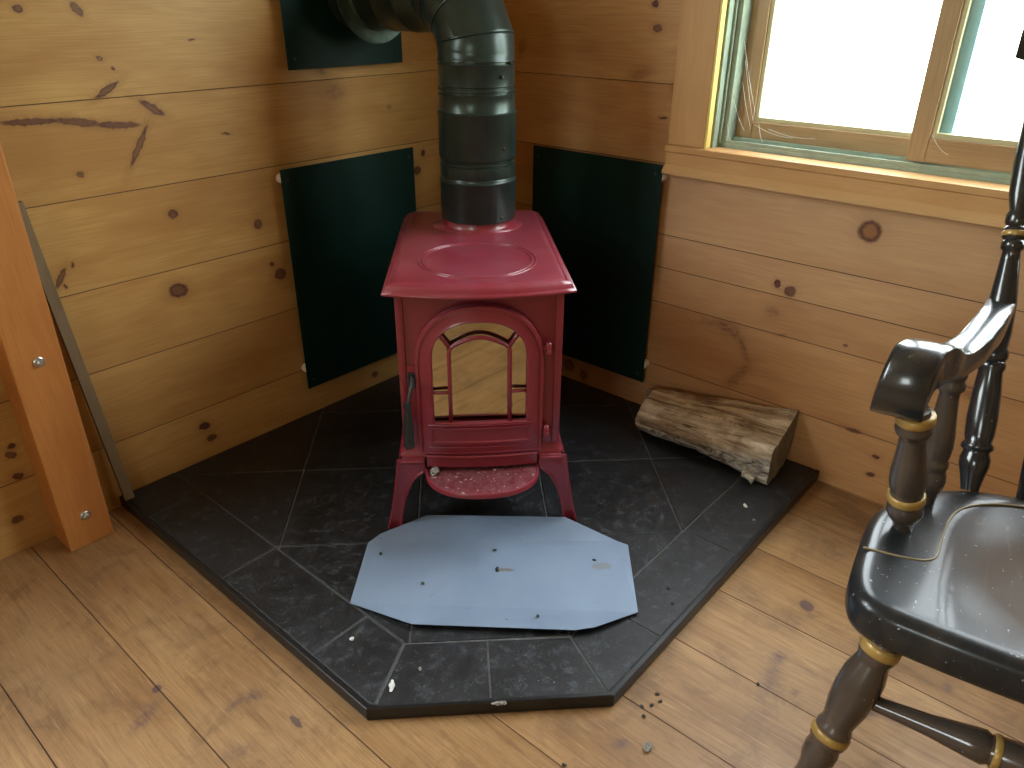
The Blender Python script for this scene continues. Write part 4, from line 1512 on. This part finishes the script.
STR = [(0, .009), (.02, .010), (.10, .0115), (.22, .0145), (.33, .0200), (.385, .0225), (.405, .0185), (.40, .0190), (.44, .0215), (.5, .0225), (.56, .0215), (.60, .0190), (.605, .0180), (.625, .0215), (.67, .0200), (.78, .0140), (.90, .0115), (.98, .010), (1, .009)]
p0, p1 = (0.019, 0.188, 0.231), (0.019, -0.188, 0.231)
bm = bmesh.new()
turned(bm, p0, p1, STR)
o = obj('front_stretcher', bm, M_CHW, chair, True, angle=60)
for t0, t1 in ((0.41, 0.435), (0.565, 0.59)):
    bm = bmesh.new()
    band(bm, p0, p1, t0, t1, 0.0225)
    obj('gold_band', bm, M_GOLD, o, True)
for sy in (1, -1):
    bm = bmesh.new()
    turned(bm, (0.010, sy*0.206, 0.196), (0.295, sy*0.148, 0.196), [(0, .009), (.3, .012), (.5, .015), (.7, .012), (1, .009)])
    obj('side_stretcher', bm, M_CHW, chair, True)
# back spindles and crest rail
for yb in (-0.052, 0.0, 0.052):
    bm = bmesh.new()
    xb = 0.322-0.6*yb*yb
    turned(bm, (xb, yb, 0.424), (0.585, yb*1.35, 1.01), [(0, .009), (.1, .012), (.2, .0155), (.26, .012), (.27, .015), (.29, .012), (.6, .010), (.8, .012), (1, .008)])
    obj('spindle', bm, M_CH, chair, True)
bm = bmesh.new()
rings = []
for i in range(25):
    t = -1+i/12
    y = 0.216*t
    x = 0.588+0.020*(1-t*t)-0.012
    h = 0.075*(1-0.45*t*t) if abs(t) < 0.96 else 0.03
    zc_ = 1.015+0.018*(1-t*t)
    rings.append([(x-0.010+lx+0.42*dz, y, zc_+dz) for lx, dz in ((0, -h/2), (-0.003, 0), (0, h/2), (0.008, h/2+0.006), (0.018, h/2), (0.020, 0), (0.016, -h/2))])
loft(bm, rings)
obj('crest_rail', bm, M_CH, chair, True, angle=50)

# ------------------------------------------------------------------ crumbs and chips
def chip(name, loc, rx, ry, rz_, ang, mat, label, cat, group=None, seed=0):
    rn = random.Random(seed)
    bm = bmesh.new()
    bmesh.ops.create_icosphere(bm, subdivisions=2, radius=1.0)
    for v in bm.verts:
        k = 0.75+0.5*rn.random()
        v.co = Vector((v.co.x*rx*k, v.co.y*ry*k, (v.co.z+0.9)*rz_*(0.8+0.4*rn.random())))
    mn = min(v.co.z for v in bm.verts)
    for v in bm.verts:
        v.co.z -= mn
    o = obj(name, bm, mat, None)
    o.location = loc
    o.rotation_euler = (0, 0, ang)
    tag(o, label, cat, group)
    return o


M_CHIPW = simple('pale_paper_chip', (0.62, 0.64, 0.60), 0.8, var=0.2, nscale=200)
M_CHIPG = simple('grey_wood_chip', (0.22, 0.21, 0.18), 0.8, var=0.4, nscale=200)
M_CHIPD = simple('charred_crumb', (0.03, 0.027, 0.023), 0.8)
TZ = 0.0279
chip('plaster_chip', (-1.142, -0.900, TZ), 0.0115, 0.0048, 0.0025, R(42), M_CHIPW, 'white curved chip lying on the front left black hearth tile', 'chip', None, 1)
chip('plaster_chip', (-1.120, -0.765, TZ), 0.0045, 0.004, 0.0025, 0.4, M_CHIPW, 'tiny white chip on the hearth tile left of the metal plate', 'chip', None, 2)
chip('bark_chip', (-0.936, -1.282, 0.0), 0.0095, 0.006, 0.004, 0.3, M_CHIPG, 'grey bark chip on the floorboards in front of the hearth', 'chip', None, 3)
chip('bark_chip', (-0.264, -1.122, TZ), 0.007, 0.004, 0.003, 0.9, M_CHIPW, 'pale wood chip on the hearth tile below the log', 'chip', None, 4)
chip('bark_chip', (-1.048, -1.062, 0.0277), 0.012, 0.004, 0.003, R(-45), M_CHIPG, 'greyish crumb stuck on the front edge of the hearth', 'chip', None, 5)
for i, (x, y) in enumerate([(-0.651, -1.158), (-1.085, -0.909), (-0.62, -1.13), (-0.30, -1.16), (-1.14, -0.70)]):
    chip('crumb', (x, y, TZ), 0.004, 0.003, 0.002, i, M_CHIPG if i % 2 else M_CHIPD, ('black crumb on the hearth border right of the metal plate, nearer the edge', 'small grey crumb beside the white curved chip on the hearth', 'grey crumb on the hearth border right of the metal plate, nearer the plate', 'black crumb on the hearth border tile below the log', 'black crumb on the left hearth border tile')[i], 'crumb', 'crumbs on the hearth border', 20+i)
for i, (x, y) in enumerate([(-0.862, -1.243), (-0.875, -1.232), (-0.845, -1.250), (-0.890, -1.245), (-0.835, -1.238)]):
    chip('crumb', (x, y, 0.0), 0.0042, 0.0028, 0.002, i*1.3, M_CHIPD, 'tiny dark crumb in the loose cluster on the floor by the front right hearth corner', 'crumb', 'crumbs on the floor by the hearth', 40+i)
for i, (x, y) in enumerate([(-0.809, -0.841), (-0.935, -0.627), (-0.657, -0.975), (-0.77, -0.80), (-0.86, -0.99), (-0.94, -0.76)]):
    z = (0.0368, 0.0352, 0.0362, 0.0368, 0.0390, 0.0364)[i]
    chip('crumb', (x, y, z), 0.0042, 0.003, 0.0016, i*0.9, M_CHIPD, ('dark crumb on the metal plate right beside its brown smear', 'dark crumb on the metal plate nearest its back left clipped corner', 'dark crumb at the right end of the metal plate beside the grey stain', 'dark crumb on the metal plate just behind the brown smear', 'dark crumb at the front edge of the metal plate', 'dark crumb alone on the left half of the metal plate')[i], 'crumb', 'crumbs on the metal plate', 60+i)

# clump of ash fluff on the ash lip
q = Vector((-0.100, -0.004))
chip('ash_clump', (SO.x+(q.x+q.y)*0.7071, SO.y+(-q.x+q.y)*0.7071, SO.z+0.1497), 0.013, 0.009, 0.006, 0.3, M_CHIPG, 'small grey clump of ash fluff at the left end of the red ash lip', 'ash', None, 9)
# strands of old cobweb in the window corner
bm = bmesh.new()
for a_, b_ in (((0.030, -0.822, 0.868), (0.034, -0.856, 0.802)), ((0.034, -0.812, 0.812), (0.030, -0.830, 0.775)), ((0.036, -0.835, 0.905), (0.066, -0.858, 0.800)),
               ((0.036, -0.835, 0.950), (0.066, -0.862, 0.815)), ((0.066, -0.865, 0.812), (0.068, -0.960, 0.792)), ((0.066, -0.875, 0.815), (0.050, -0.898, 0.778)),
               ((0.066, -0.900, 0.806), (0.068, -1.010, 0.796)), ((0.034, -1.252, 0.835), (0.034, -1.290, 0.800)), ((0.036, -0.826, 0.990), (0.066, -0.862, 0.840))):
    a_, b_ = Vector(a_), Vector(b_)
    pts = [a_.lerp(b_, t/6)+Vector((0, 0, -0.006*math.sin(PI*t/6))) for t in range(7)]
    tube(bm, pts, 0.00045, 5)
cw = tag(obj('cobweb', bm, simple('dusty_web', (0.75, 0.74, 0.66), 0.7)), 'loose white cobweb strands hanging in the lower left corner of the window', 'cobweb')
cw['kind'] = 'stuff'
chip('crumb', (-0.70, -1.36, 0.0), 0.0042, 0.0028, 0.002, 0.5, M_CHIPD, 'dark crumb alone on the floorboards between the hearth and the chair leg', 'crumb', None, 45)
chip('crumb', (-1.05, -1.20, 0.0), 0.0042, 0.0028, 0.002, 1.8, M_CHIPD, 'dark crumb on the floor left of the grey bark chip, before the hearth', 'crumb', None, 46)
